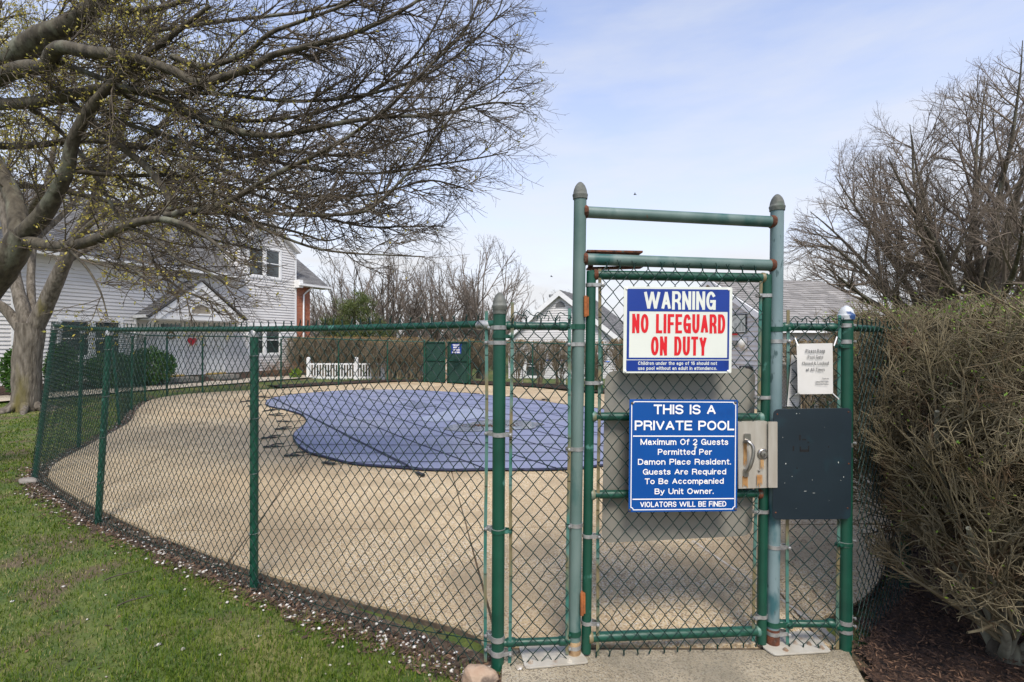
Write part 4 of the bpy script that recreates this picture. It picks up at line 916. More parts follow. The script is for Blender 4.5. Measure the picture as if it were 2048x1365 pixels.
# front gable roof
for sg, uu in ((1, DU1), (-1, DU0)):
    e = fr.p(uu + sg * .18, gz - .18 * .75 + .05, .22); rv = V3(*(WALL_D[:2] * -sg), .75); rv /= np.linalg.norm(rv); L = ((DU1 - DU0) / 2 + .18) * 1.25
    nn_ = np.cross(-WALL_N, rv); nn_ = nn_ if nn_[2] > 0 else -nn_
    slab([e - nn_ * .12, e - WALL_N * 3.6 - nn_ * .12, e - WALL_N * 3.6 + rv * L - nn_ * .12, e + rv * L - nn_ * .12], nn_ * .11, 'gable_roof', WHITE, bh)
    shingles(e, -WALL_N, rv, [(0, 0), (3.6, 0), (3.6, L), (0, L)], bh, SHG)
# gutters and downspouts
def gutter(p, q, name='gutter', parent=bh, n=WALL_N):
    a = Acc(); a.bar(p, q, .11, .10, up=(0, 0, 1)); a.bar(p + V3(0, 0, .055) + n * .05, q + V3(0, 0, .055) + n * .05, .02, .02); return a.build(name, WHITE, parent, bevel=.012)
gutter(fr.p(U_L, EZ - OV * SL + .10, OV + .06), fr.p(DU0 + .02, EZ - OV * SL + .10, OV + .06)); gutter(fr.p(U_R - .15, EZ - OV * SL + .10, OV + .06), fr.p(U_E, EZ - OV * SL + .10, OV + .06))
slab([fr.p(U_R - .12, EZ - .28, .02), fr.p(U_R + .1, EZ - .28, .02), fr.p(U_R + .1, EZ + .1, .02), fr.p(U_R - .12, EZ + .1, .02)], WALL_N * .36, 'eave_return', WHITE, bh)
slab([fr.p(U_R, EZ - .2, -.2), fr.p(U_E, EZ - .2, -.2), fr.p(U_E, EZ - .2, OV), fr.p(U_R, EZ - .2, OV)], V3(0, 0, .03), 'soffit', WHITE, bh)
bricks(fr, U_R + .01, U_B, -.1, EZ - .2, bh)
a = Acc(); a.tube([fr.p(U_R + .75, EZ - .2, OV), fr.p(U_R + .62, EZ - .38, .12), fr.p(U_R + .42, EZ - .6, .06), fr.p(U_R + .40, 1.0, .06), fr.p(U_R + .38, .08, .06)], .045, 8); a.build('downspout', WHITE, bh, smooth=True)
# porch
pf = Frame(fr.p(0, 0, .85), WALL_D, WALL_N); PM = (P0 + P1) / 2; PB, PA = 2.60, 4.0
siding(pf, [(P0 + .1, PB + .1), (P1 - .1, PB + .1), (PM, PA - .12)], bh, holes=[(PM - .47, PM + .47, PB + .18, PB + .50), (PM - .3, PM + .3, PB + .5, PB + .62)], ex=.125)
slab([pf.p(P0, PB, -.06), pf.p(P1, PB, -.06), pf.p(PM, PA - .02, -.06)], WALL_N * .05, 'porch_gable', mat('grey_gable_board', (.35, .34, .32)), bh)  # plain grey board backing the porch gable siding
slab([pf.p(P0 + .02, PB - .06, -.03), pf.p(P1 - .02, PB - .06, -.03), pf.p(P1 - .02, PB + .10, -.03), pf.p(P0 + .02, PB + .10, -.03)], WALL_N * .06, 'porch_beam', WHITE, bh)
for s_ in (-1, 1):                                                     # rake boards and roof sides
    A_ = (P0 - .12 if s_ < 0 else P1 + .12); zz = PB + .0
    a = Acc(); a.prism([pf.p(A_, zz - .06, .03), pf.p(A_ - s_ * .34, zz - .06, .03), pf.p(PM, PA - .20, .03), pf.p(PM, PA + .06, .03)], WALL_N * .05); a.build('rake_board', WHITE, bh)
    e = pf.p(A_ + s_ * .03, zz + .06 - .06, .14); rv = pf.p(PM, PA + .10, .14) - e; L = np.linalg.norm(rv); rv /= L; nn_ = np.cross(-WALL_N, rv); nn_ = nn_ if nn_[2] > 0 else -nn_
    slab([e, e - WALL_N * 1.0, e - WALL_N * 1.0 + rv * L, e + rv * L], nn_ * .05, 'porch_roof', SHG, bh); shingles(e + nn_ * .052, -WALL_N, rv, [(0, 0), (1.0, 0), (1.0, L), (0, L)], bh, SHG, ex=.13)
slab([fr.p(P0, PB - .1, .0), fr.p(P1, PB - .1, .0), fr.p(P1, PB - .1, .80), fr.p(P0, PB - .1, .80)], V3(0, 0, .05), 'porch_ceiling', WHITE, bh)
gutter(fr.p(P0 - .16, PB + .02, .05), fr.p(P0 - .16, PB + .02, .85), n=-WALL_D)
for u in (P0 + .12, P1 - .12):
    a = Acc(); a.bar(fr.p(u, 1.75, .03), fr.p(u, PB - .08, .72), .12, .12, up=WALL_D); a.build('porch_bracket', WHITE, bh, bevel=.01)
a = Acc(); a.tube([fr.p(P0 - .12, PB, .06), fr.p(P0 - .12, .3, .06)], .045, 8); a.build('downspout', WHITE, bh, smooth=True)
# lunette
ln = [pf.p(PM + .47 * math.cos(t), PB + .17 + .42 * math.sin(t), .012) for t in np.linspace(0, math.pi, 17)]
li = [pf.p(PM + .39 * math.cos(t), PB + .20 + .34 * math.sin(t), .012) for t in np.linspace(0, math.pi, 17)]
a = Acc(); a.add(np.array(ln + li + [p_ + WALL_N * .04 for p_ in ln + li]), [[i, i + 1, 18 + i, 17 + i] for i in range(16)] + [[34 + i, 35 + i, 52 + i, 51 + i] for i in range(16)] + [[51 + i, 52 + i, 18 + i, 17 + i] for i in range(16)])
a.prism([pf.p(PM - .47, PB + .14, .012), pf.p(PM + .47, PB + .14, .012), pf.p(PM + .47, PB + .20, .012), pf.p(PM - .47, PB + .20, .012)], WALL_N * .05); lo_ = a.build('lunette_window', WHITE, bh)
slab(li, WALL_N * .006, 'pane', mat('beige_interior_glass', (.22, .19, .14), (.30, .26, .2), 3, .12), lo_)
# doors
DOOR = mat('white_entry_door', (.72, .72, .70), (.66, .66, .64), 2, .4); OCH = mat('ochre_threshold', (.48, .33, .08)); STONE = mat('grey_step_concrete', (.20, .185, .155), (.27, .25, .21), 6, .9, .3)
for (a0, a1) in (d1, d2):
    dd = Acc(); dd.prism([fr.p(a0 + .07, .40, .0), fr.p(a1 - .07, .40, .0), fr.p(a1 - .07, 2.42, .0), fr.p(a0 + .07, 2.42, .0)], WALL_N * .03); door = dd.build('door', DOOR, bh)
    c_ = Acc()
    for b in ((a0, a0 + .07, .38, 2.5), (a1 - .07, a1, .38, 2.5), (a0, a1, 2.43, 2.53)): c_.prism([fr.p(b[0], b[2], 0), fr.p(b[1], b[2], 0), fr.p(b[1], b[3], 0), fr.p(b[0], b[3], 0)], WALL_N * .05)
    c_.build('door_frame', WHITE, door)
    w_d = a1 - a0 - .14; l_ = a0 + .07
    for i in range(2):
        for (z0, z1) in ((.52, 1.05), (1.2, 1.72)): slab([fr.p(l_ + w_d * (.12 + .42 * i), z0, .03), fr.p(l_ + w_d * (.46 + .42 * i), z0, .03), fr.p(l_ + w_d * (.46 + .42 * i), z1, .03), fr.p(l_ + w_d * (.12 + .42 * i), z1, .03)], WALL_N * .012, 'door_panel', DOOR, door)
    slab([fr.p(l_ + w_d * .1, 2.2, .03), fr.p(l_ + w_d * .9, 2.2, .03), fr.p(l_ + w_d * .9, 2.38, .03), fr.p(l_ + w_d * .1, 2.38, .03)], WALL_N * .008, 'transom_pane', GLASS, door)
    Acc().lathe(fr.p(a1 - .16, 1.38, .03), [(.03, 0), (.03, .012), (.012, .02), (.012, .05), (.03, .06), (.028, .085), (.001, .09)], 12, WALL_N).build('door_knob', STEEL, door)
    slab([fr.p(a0, .34, .0), fr.p(a1, .34, .0), fr.p(a1, .40, .0), fr.p(a0, .40, .0)], WALL_N * .10, 'threshold', OCH, door)
    slab([fr.p(a0 - .12, -.05, .02), fr.p(a1 + .12, -.05, .02), fr.p(a1 + .12, -.05, .8), fr.p(a0 - .12, -.05, .8)], V3(0, 0, .37), 'door_step', STONE, bh)
    slab([fr.p(a0 - .05, .10, .84), fr.p(a1 + .05, .10, .84), fr.p(a1 + .05, .10, 1.3), fr.p(a0 - .05, .10, 1.3)], V3(0, 0, .05), 'door_mat', BLACK, bh)
hw = thing('heart_sign', fr.p(upx(383), 1.7, .04), 'small red heart decoration hanging between the two white house doors', 'decoration'); uc = upx(383)
a = Acc(); a.prism([fr.p(uc + .013 * 1.05 * 16 * math.sin(t) ** 3 * .8, 1.72 + .0125 * (13 * math.cos(t) - 5 * math.cos(2 * t) - 2 * math.cos(3 * t) - math.cos(4 * t)), .03) for t in np.linspace(0, 2 * math.pi, 24)[:-1]], WALL_N * .02)
a.build('heart', mat('red_felt', (.55, .01, .03)), hw)
wt = thing('door_wreath', fr.p(upx(331), 1.95, .05), 'small dry wreath on the left of the two white house doors', 'wreath')
a = Acc(); cc = fr.p(upx(340), 1.95, .06); a.tube([cc + WALL_D * .13 * math.cos(t) + V3(0, 0, .13 * math.sin(t)) for t in np.linspace(0, 2 * math.pi, 18)], .03, 7); a.build('ring', mat('dry_wreath', (.12, .10, .03), (.2, .12, .05), 30, .9, .6), wt)

# white picket railing beyond the fence
pk = thing('picket_fence', V3(-7.5, 22.4, -.2), 'low white picket fence with capped posts beyond the pool, beside the brick corner', 'picket fence')
x0, x1, Zp = (617 - 1024) * .0224, (767 - 1024) * .0224, 22.4; zb = CAM_H - .0750 * Zp - .02; zt = CAM_H - .042 * Zp
for z in (zb + .10, zt - .06): Acc().box(((x0 + x1) / 2, Zp, z), x1 - x0, .04, .07).build('rail', WHITE, pk)
for x in (x0, (713 - 1024) * .0224, x1): Acc().box((x, Zp, (zb + zt + .2) / 2), .13, .13, zt + .18 - zb).lathe((x, Zp, zt + .19), [(.09, 0), (.09, .02), (.03, .06), (.001, .07)], 4).build('post', WHITE, pk)
pick = None
for k in range(27):
    x = x0 + .115 + k * (x1 - x0 - .2) / 26
    if pick is None: pick = Acc().box((x, Zp - .03, (zb + zt) / 2), .045, .02, zt - zb - .03).build('picket', WHITE, pk); px0_ = x
    else: o = pick.copy(); S.collection.objects.link(o); o.location.x = x - px0_

# ------------------------------------------------------------------ pool house at the right
D2, G2 = V3(.97, .24, 0) / math.hypot(.97, .24), V3(-.24, .97, 0) / math.hypot(.97, .24); C2 = V3(6.4, 12.2, 0)
hp = thing('pool_house', C2 + D2 * 2 + G2 * 2.4, 'small white sided pool house with grey shingle roof right behind the gate', 'pool house')
GW, LL, EV, RZ = 4.8, 3.8, 2.2, 3.50
gf = Frame(C2, G2, -D2); lf = Frame(C2, D2, -G2)
slab([gf.p(0, -.1, -.2), gf.p(GW, -.1, -.2), gf.p(GW, EV, -.2), gf.p(GW / 2, RZ - .05, -.2), gf.p(0, EV, -.2)], gf.N * .18, 'wall', WHITE, hp)
slab([lf.p(0, -.1, -.2), lf.p(LL, -.1, -.2), lf.p(LL, EV, -.2), lf.p(0, EV, -.2)], lf.N * .18, 'wall', WHITE, hp)
siding(gf, [(.06, .1), (GW - .06, .1), (GW - .06, EV), (GW / 2, RZ - .10), (.06, EV)], hp); siding(lf, [(.06, .1), (LL, .1), (LL, EV - .15), (.06, EV - .15)], hp)
slab([gf.p(-.03, 0, -.01), gf.p(.08, 0, -.01), gf.p(.08, EV, -.01), gf.p(-.03, EV, -.01)], gf.N * .04, 'corner_board', WHITE, hp)
for s_ in (0, 1):
    b_ = G2 if s_ == 0 else -G2; base = C2 + V3(0, 0, EV) if s_ == 0 else C2 + G2 * GW + V3(0, 0, EV)
    rv = b_ * GW / 2 + V3(0, 0, RZ - EV); L = np.linalg.norm(rv); rv /= L; e = base - rv * .28 - D2 * .14 + V3(0, 0, .06); nn_ = np.cross(D2, rv); nn_ = nn_ if nn_[2] > 0 else -nn_
    slab([e - nn_ * .08, e + D2 * (LL + .2) - nn_ * .08, e + D2 * (LL + .2) + rv * (L + .28) - nn_ * .08, e + rv * (L + .28) - nn_ * .08], nn_ * .075, 'roof', WHITE, hp)
    shingles(e, D2, rv, [(0, 0), (LL + .2, 0), (LL + .2, L + .28), (0, L + .28)], hp, SHL, ex=.14, tab=.31)
    a = Acc(); a.prism([e - V3(0, 0, .02), e + rv * (L + .28) - V3(0, 0, .02), e + rv * (L + .28) - V3(0, 0, .20), e - V3(0, 0, .20)], -D2 * .03); a.build('rake_board', WHITE, hp)
    if s_ == 0: a = Acc(); a.prism([e - V3(0, 0, .01), e + D2 * (LL + .2) - V3(0, 0, .01), e + D2 * (LL + .2) - V3(0, 0, .21), e - V3(0, 0, .21)], -G2 * .03); a.build('fascia', WHITE, hp)
vv = [gf.p(GW / 2 + .22 * math.cos(t), RZ - .55 + .2 * math.sin(t), .015) for t in np.linspace(0, math.pi, 13)]
slab(vv, gf.N * .03, 'gable_vent', mat('grey_louver', (.12, .12, .12)), hp)
bd = Frame(C2 - D2 * .03, G2, -D2); rb = thing('rules_board', bd.p(1.23, 2.2), 'small white printed board on the pool house siding, seen right of the warning sign', 'sign')
slab([bd.p(.93, 1.93), bd.p(1.53, 1.93), bd.p(1.53, 2.43), bd.p(.93, 2.43)], bd.N * .02, 'board', mat('dark_board_edge', (.05, .05, .05)), rb)
slab([bd.p(.955, 1.955, .021), bd.p(1.505, 1.955, .021), bd.p(1.505, 2.405, .021), bd.p(.955, 2.405, .021)], bd.N * .004, 'board_face', SCREAM, rb)
a = Acc()
for k in range(7):
    for (c0, c1) in ((.99, 1.08), (1.12, 1.22), (1.28, 1.38)): a.prism([bd.p(c0, 2.0 + k * .03, .026), bd.p(c1, 2.0 + k * .03, .026), bd.p(c1, 2.008 + k * .03, .026), bd.p(c0, 2.008 + k * .03, .026)], bd.N * .001)
for k in range(3): a.bar(bd.p(1.45 - .05 * k, 2.24 + .03 * k, .027), bd.p(1.38 - .05 * k, 2.36, .027), .008, .002)
a.build('printed_lines', PINK, rb)
Acc().box(bd.p(1.42, 1.90, .02), .02, .30, .035, [D2, G2, (0, 0, 1)]).build('red_strip', SRED, rb)
lmp = thing('wall_lamp', bd.p(1.03, 1.66), 'round white bulkhead lamp on the pool house wall under the small board', 'lamp')
Acc().box(bd.p(1.03, 1.66, .03), .06, .26, .30, [D2, G2, (0, 0, 1)]).build('back_box', SIDING, lmp, bevel=.01)
Acc().lathe(bd.p(1.03, 1.66, .06), [(.115, 0), (.12, .03), (.10, .06), (.06, .085), (.001, .095)], 20, bd.N).build('lamp_glass', mat('opal_lamp_glass', (.7, .69, .62), rough=.25), lmp, smooth=True)
Acc().box(bd.p(1.36, 1.66, .03), .06, .12, .16, [D2, G2, (0, 0, 1)]).build('switch_box', GALV, lmp, bevel=.01)
mb = thing('mailbox', bd.p(.84, .98), 'black box with pale number on the pool house wall beside the gate latch side', 'mailbox')
Acc().box(bd.p(.84, .98, .10), .18, .34, .18, [D2, G2, (0, 0, 1)]).build('box_body', BLACK, mb, bevel=.03)
lettering('60', (bd.p(.98, .90, .192), -G2 * .30, V3(0, 0, .18), -D2), .25, .8, .15, .85, SCREAM, mb, .14, .3)

# ------------------------------------------------------------------ white house beyond the hedge
RD = V3(.42, .91, 0) / math.hypot(.42, .91); WD = V3(.91, -.42, 0) / math.hypot(.42, .91); AP = V3(2.52, 26, 0)
mh = thing('house', AP + V3(0, 0, -.9), 'white gabled house with half round vent far beyond the pool hedge', 'house')
mf = Frame(AP - WD * 3.0, WD, -RD); EZ2, RZ2, BZ2 = 1.92, 4.30, -1.0
slab([mf.p(0, BZ2, -.2), mf.p(6, BZ2, -.2), mf.p(6, EZ2, -.2), mf.p(3, RZ2 - .03, -.2), mf.p(0, EZ2, -.2)], mf.N * .18, 'wall', WHITE, mh)
siding(mf, [(.05, BZ2 + .2), (5.95, BZ2 + .2), (5.95, EZ2), (3, RZ2 - .1), (.05, EZ2)], mh, holes=[(1.0, 1.9, -.2, 1.0), (4.2, 5.1, -.2, 1.0)])
window(mf, 1.05, 1.85, -.15, .95, mh, 1); window(mf, 4.25, 5.05, -.15, .95, mh, 1)
for s_ in (0, 1):
    b_ = WD if s_ == 0 else -WD; base = mf.p(0, EZ2) if s_ == 0 else mf.p(6, EZ2); rv = b_ * 3 + V3(0, 0, RZ2 - EZ2); L = np.linalg.norm(rv); rv /= L
    e = base - rv * .2 - RD * .2 + V3(0, 0, .08); nn_ = np.cross(RD, rv); nn_ = nn_ if nn_[2] > 0 else -nn_; M_ = 7.0
    slab([e - nn_ * .1, e + RD * M_ - nn_ * .1, e + RD * M_ + rv * (L + .2) - nn_ * .1, e + rv * (L + .2) - nn_ * .1], nn_ * .09, 'roof', WHITE, mh); shingles(e, RD, rv, [(0, 0), (M_, 0), (M_, L + .2), (0, L + .2)], mh, SHG, ex=.16, tab=.34)
    a = Acc(); a.prism([e, e + rv * (L + .2), e + rv * (L + .2) - V3(0, 0, .30), e - V3(0, 0, .28)], -RD * .04); a.build('rake_board', WHITE, mh)
vo = [mf.p(3 + .26 * math.cos(t), RZ2 - .80 + .29 * math.sin(t), .02) for t in np.linspace(0, math.pi, 13)]; slab(vo, mf.N * .03, 'gable_vent', mat('grey_louver', (.12, .12, .12)), mh)
a = Acc(); a.tube([mf.p(2.2, 3.4, -.8), mf.p(2.2, 4.15, -.8)], .09, 10).tube([mf.p(2.2, 4.12, -.8), mf.p(2.2, 4.25, -.8)], .14, 10); a.build('vent_pipe', GALV, mh, smooth=True)
# low outbuilding with a dark roof beyond the picket fence
ob = thing('outbuilding', V3(-5.8, 26, -1), 'low cream outbuilding with dark roof glimpsed beyond the far double gate', 'shed')
of = Frame(V3(-6.9, 26, 0), V3(1, 0, 0), V3(0, -1, 0)); CREAM = mat('cream_wall', (.55, .50, .36))
slab([of.p(.4, -1.2, -.2), of.p(2.2, -1.2, -.2), of.p(2.2, -.05, -.2), of.p(.4, -.05, -.2)], V3(0, -.2, 0), 'wall', CREAM, ob); window(of, 1.25, 1.65, -.40, -.12, ob, 1); window(of, .6, .75, -.40, -.12, ob, 1)
slab([of.p(0, -.05, .2), of.p(2.6, -.05, .2), of.p(2.4, .7, -1.5), of.p(.2, .7, -1.5)], V3(0, .02, .08), 'roof', SHG, ob); slab([of.p(0, -.13, .2), of.p(2.6, -.13, .2), of.p(2.6, -.05, .2), of.p(0, -.05, .2)], V3(0, -.03, 0), 'fascia', WHITE, ob)

# ------------------------------------------------------------------ far double gate
dg0, dg1 = V3(-3.70, 21.0, 0), V3(-1.68, 20.0, 0); dv = dg1 - dg0; DLn = np.linalg.norm(dv); dv /= DLn; dn = V3(dv[1], -dv[0], 0)
dg = thing('double_gate', (dg0 + dg1) / 2, 'green chain link double gate with dark screening on the far side of the pool', 'gate')
SCR = mat('dark_green_screen', (.012, .05, .035), (.02, .07, .05), 40, .8); Hh = 1.68
for p_ in (dg0 + dv * .03, dg1 - dv * .03): Acc().tube([p_ + V3(0, 0, -.1), p_ + V3(0, 0, Hh + .06)], .04, 12).lathe(p_ + V3(0, 0, Hh + .06), [(.045, 0), (.04, .03), (.001, .07)], 12).build('post', GREEN, dg, smooth=True)
for k in range(2):
    A_ = dg0 + dv * (.12 + k * (DLn / 2 - .04)); B_ = A_ + dv * (DLn / 2 - .2)
    lv = Acc()
    for p_ in (A_, B_): lv.tube([p_ + V3(0, 0, .04), p_ + V3(0, 0, Hh)], .024, 8)
    for z in (.05, .92, Hh): lv.tube([A_ + V3(0, 0, z), B_ + V3(0, 0, z)], .022, 8)
    leaf = lv.build('gate_leaf', GREEN, dg, smooth=True)
    slab([A_ + V3(0, 0, .07) - dn * .02, B_ + V3(0, 0, .07) - dn * .02, B_ + V3(0, 0, Hh - .02) - dn * .02, A_ + V3(0, 0, Hh - .02) - dn * .02], -dn * .006, 'screen', SCR, leaf)
    chain(A_ + V3(0, 0, .04) + dn * .03, B_ + V3(0, 0, .04) + dn * .03, A_ + V3(0, 0, Hh) + dn * .03, B_ + V3(0, 0, Hh) + dn * .03, parent=leaf, fine=False, k=3, barbs=False)
Acc().box((dg0 + dg1) / 2 + V3(0, -.05, .5), .05, .05, 1.0).build('drop_rod', RUSTG, dg)
fs = sgn((903, 686), (922, 686), (922, 706), (902, 706), 19.9, 19.7)
fsr = thing('gate_sign', fs[0], 'tiny blue sign THIS GATE MUST BE LOCKED on the far double gate', 'sign')
Acc().prism([fs[0], fs[0] + fs[1], fs[0] + fs[1] + fs[2], fs[0] + fs[2]], -fs[3] * .01).build('sign_board', SBLUE, fsr)
for tx, u0, u1, v0 in (('THIS GATE', .13, .87, .78), ('MUST BE', .2, .8, .55), ('LOCKED', .12, .88, .30), ('AT ALL TIMES', .1, .9, .06)): lettering(tx, fs, u0, u1, v0, v0 + .16, SWHITE, fsr, .22, .2, lift=.004)
# blue and white rail beyond the far fence
br = thing('handrail', V3(2.1, 20.6, -.1), 'blue and white metal handrail behind the far hedge shrubs', 'handrail')
for (a0, a1, z, m_) in ((1062, 1220, .955, mat('blue_rail_paint', (.10, .22, .62))), (1044, 1216, .80, WHITE)): Acc().tube([V3((a0 - 1024) * .0206, 20.6, z), V3((a1 - 1024) * .0206, 20.6, z - .08)], .028, 8).build('rail', m_, br, smooth=True)
for x in (1045, 1130, 1216): Acc().tube([V3((x - 1024) * .0206, 20.62, -.3), V3((x - 1024) * .0206, 20.62, .95)], .022, 8).build('rail_post', WHITE, br, smooth=True)
# mulch strip outside the far fence
ob_ring = np.array([l[0][:2] for l in LEFT[10:]] + [f[0][:2] for f in FAR]); a = Acc(); o_ = []
for i in range(len(ob_ring)):
    t = ob_ring[min(i + 1, len(ob_ring) - 1)] - ob_ring[max(i - 1, 0)]; t /= np.linalg.norm(t); nn_ = np.array([-t[1], t[0]]); nn_ = nn_ if np.dot(nn_, ob_ring[i] - cen) > 0 else -nn_
    for d_, z in ((.05, .03), (.9, .05), (1.9, -.02)): o_.append((*(ob_ring[i] + nn_ * d_), z))
a.add(o_, [[3 * i + j, 3 * i + j + 1, 3 * i + j + 4, 3 * i + j + 3] for i in range(len(ob_ring) - 1) for j in (0, 1)]); a.build('far_mulch_bed', MULCH, kind='structure')

# ------------------------------------------------------------------ wood: trunks, limbs and twigs
BARK = mat('grey_brown_bark', (.040, .033, .022), (.10, .085, .058), 14, .95, 1.0, 26, stretch=(1, 1, .35), c3=(.14, .14, .10), t3=.60, s3=3.5, w3=.05, bdist=.02)
BARK2 = mat('furrowed_bark', (.075, .062, .045), (.19, .165, .13), 16, .95, 1.0, 26, stretch=(1, 1, .22), c3=(.13, .11, .03), t3=.62, s3=1.6, w3=.06, bdist=.03)
TWIG = mat('brown_twigs', (.065, .050, .034), (.125, .10, .068), 3, .85)
TWIG_G = mat('olive_grey_twigs', (.13, .105, .055), (.22, .185, .11), 4, .85, c3=(.11, .07, .035), t3=.6, s3=5)
STEM_G = mat('lichened_shrub_bark', (.13, .125, .085), (.25, .245, .18), 9, .9, .7, 40, stretch=(1, 1, .6), c3=(.06, .05, .035), t3=.62, s3=8)
TWIG_FAR = mat('far_bare_branches', (.12, .097, .074), (.18, .148, .12), 1, .9)
HEDGE_T = mat('far_hedge_twigs', (.17, .13, .08), (.28, .23, .155), 6, .9)
BUD = mat('yellow_green_buds', (.28, .27, .04), (.50, .40, .07), attr='rnd', rough=.6, transl=.35)
BUDG = mat('fresh_green_buds', (.10, .22, .02), (.26, .34, .04), attr='rnd', rough=.5, transl=.35)
rnd = random.Random(21)
def vn(d):
    l = math.sqrt(d[0] * d[0] + d[1] * d[1] + d[2] * d[2]) + 1e-9; return (d[0] / l, d[1] / l, d[2] / l)
def turned(d, ang, bias=None):
    """d turned by ang to a random side"""
    r_ = (rnd.gauss(0, 1), rnd.gauss(0, 1), rnd.gauss(0, 1))
    if bias: r_ = (r_[0] + bias[0], r_[1] + bias[1], r_[2] + bias[2])
    k = r_[0] * d[0] + r_[1] * d[1] + r_[2] * d[2]; s = vn((r_[0] - k * d[0], r_[1] - k * d[1], r_[2] - k * d[2]))
    c, q = math.cos(ang), math.sin(ang); return (d[0] * c + s[0] * q, d[1] * c + s[1] * q, d[2] * c + s[2] * q)
class Wood:
    def __init__(s): s.thick = []; s.thin = {}; s.tips = []
    def put(s, pts, r0, r1, thick=False):
        if thick: s.thick.append((pts, r0, r1))
        else: s.thin.setdefault(len(pts), []).append((pts, r0, r1))
    def build_twigs(s, name, material, parent, kind='stuff', label=None, kmin=3):
        a = Acc()
        for n, L in s.thin.items():
            P = np.array([q[0] for q in L], float); r0 = np.array([q[1] for q in L]); r1 = np.array([q[2] for q in L]); R = r0[:, None] + (r1 - r0)[:, None] * np.linspace(0, 1, n)[None]
            big = r0 > .012
            if big.any(): a.tubes(P[big], R[big], 5, cap=False)
            if (~big).any(): a.tubes(P[~big], R[~big], kmin, cap=False)
        return a.build(name, material, parent, kind=kind, smooth=True, label=label)
def grow(w, p, d, L, r, lv, sp, clip=None):
    q = sp[lv]; n = q['n']; st = L / n; pts = [p]; wn_ = q['w']; tr = q['t']; 
    dirs = [d]
    for i in range(n):
        d = vn((d[0] + rnd.gauss(0, wn_) + tr[0], d[1] + rnd.gauss(0, wn_) + tr[1], d[2] + rnd.gauss(0, wn_) + tr[2]))
        np_ = (p[0] + d[0] * st, p[1] + d[1] * st, p[2] + d[2] * st)
        if clip and clip(np_):
            break
        p = np_; pts.append(p); dirs.append(d)
    if len(pts) < 2: return
    m = len(pts) - 1
    w.put(pts, r, r * q.get('tp', .35), q.get('thick', False))
    if lv + 1 >= len(sp): w.tips.append((pts[-1], d)); return
    c = sp[lv + 1]; k = q['c']; k = k * m / n; k = int(k) + (rnd.random() < k - int(k))
    for j in range(k):
        f = q['s'] + (1 - q['s']) * (j + rnd.random()) / k; x = f * m; i = min(int(x), m - 1); g = x - i
        a, b = pts[i], pts[i + 1]; o = (a[0] + (b[0] - a[0]) * g, a[1] + (b[1] - a[1]) * g, a[2] + (b[2] - a[2]) * g)
        rr = r * (1 - (1 - q.get('tp', .35)) * f)
        grow(w, o, turned(dirs[i], rnd.uniform(*q['a']), q.get('b')), c['L'] * rnd.uniform(.6, 1.25) * (1.15 - q.get('sh', .55) * f), min(c['r'], rr * .85), lv + 1, sp, clip)
def limb(pts, r0, r1, n=22, k=14, name='limb', material=None, parent=None, knob=.0):
    P = crom(pts, n); rr = np.linspace(r0, r1, n) * (1 + knob * np.array([rnd.gauss(0, 1) for _ in range(n)])); a = Acc(); a.tubes(P[None], rr[None], k); a.build(name, material or BARK, parent, smooth=True); return P, rr
def side_growth(w, P, R, sp, per_m, ang, bias=None, s0=.12, scale=1.0, lenf=None):
    seg = np.linalg.norm(np.diff(P, axis=0), axis=1); tot = seg.sum(); k = int(tot * per_m); cum = np.concatenate([[0], np.cumsum(seg)]) / tot
    for j in range(k):
        f = s0 + (1 - s0) * (j + rnd.random()) / k; i = min(np.searchsorted(cum, f) - 1, len(seg) - 1); i = max(i, 0); g = (f - cum[i]) / (cum[i + 1] - cum[i] + 1e-9)
        o = P[i] + (P[i + 1] - P[i]) * g; d = vn(tuple(P[i + 1] - P[i])); L = sp[0]['L'] * rnd.uniform(.55, 1.3) * (1.1 - .78 * f) * scale
        grow(w, tuple(o), turned(d, rnd.uniform(*ang), bias), L, min(sp[0]['r'], R[i] * .7), 0, sp)
def buds(P, size, name, material, parent, label=None, spread=.02):
    P = np.asarray(P, float); n = len(P); a = Acc(); P = P + rng.normal(0, spread, P.shape)
    d = rng.normal(0, 1, (n, 3)); d /= np.linalg.norm(d, axis=1, keepdims=True); e = np.cross(d, rng.normal(0, 1, (n, 3))); e /= np.linalg.norm(e, axis=1, keepdims=True)
    s_ = (size * rng.uniform(.5, 1.4, n))[:, None]; v = np.stack([P, P + d * s_ * .5 + e * s_ * .28, P + d * s_, P + d * s_ * .5 - e * s_ * .28], 1)
    a.add(v.reshape(-1, 3), np.arange(4 * n).reshape(n, 4), a=np.repeat(rng.random(n), 4)); return a.build(name, material, parent, kind='stuff', attr=True, label=label)

# --- foreground tree: trunk just outside the left edge, long limbs sweeping across the sky
ta = thing('bare_tree', V3(-7.9, 6.6, 0), 'nearest bare tree whose lichened limbs sweep across the upper left sky', 'tree')
g0 = V3(-7.9, 6.6, float(ground(-7.9, 6.6)) - .1)
limb([g0, g0 + V3(.05, 0, .5), g0 + V3(.25, -.1, 1.3), PX(-90, 640, 6.4), PX(-2, 540, 6.2), PX(48, 468, 6.1)], .34, .135, 26, 20, 'trunk', BARK, ta, .03)
A_sp = [dict(n=7, w=.10, t=(.018, 0, .012), c=9, s=.10, a=(.45, .95), L=1.05, r=.012, tp=.35, b=(.5, 0, 0), sh=.5),
        dict(n=5, w=.12, t=(.02, 0, .03), c=4.6, s=.15, a=(.5, 1.1), L=.46, r=.0058, tp=.5),
        dict(n=2, w=.12, t=(0, 0, .02), L=.115, r=.0033, tp=.7)]
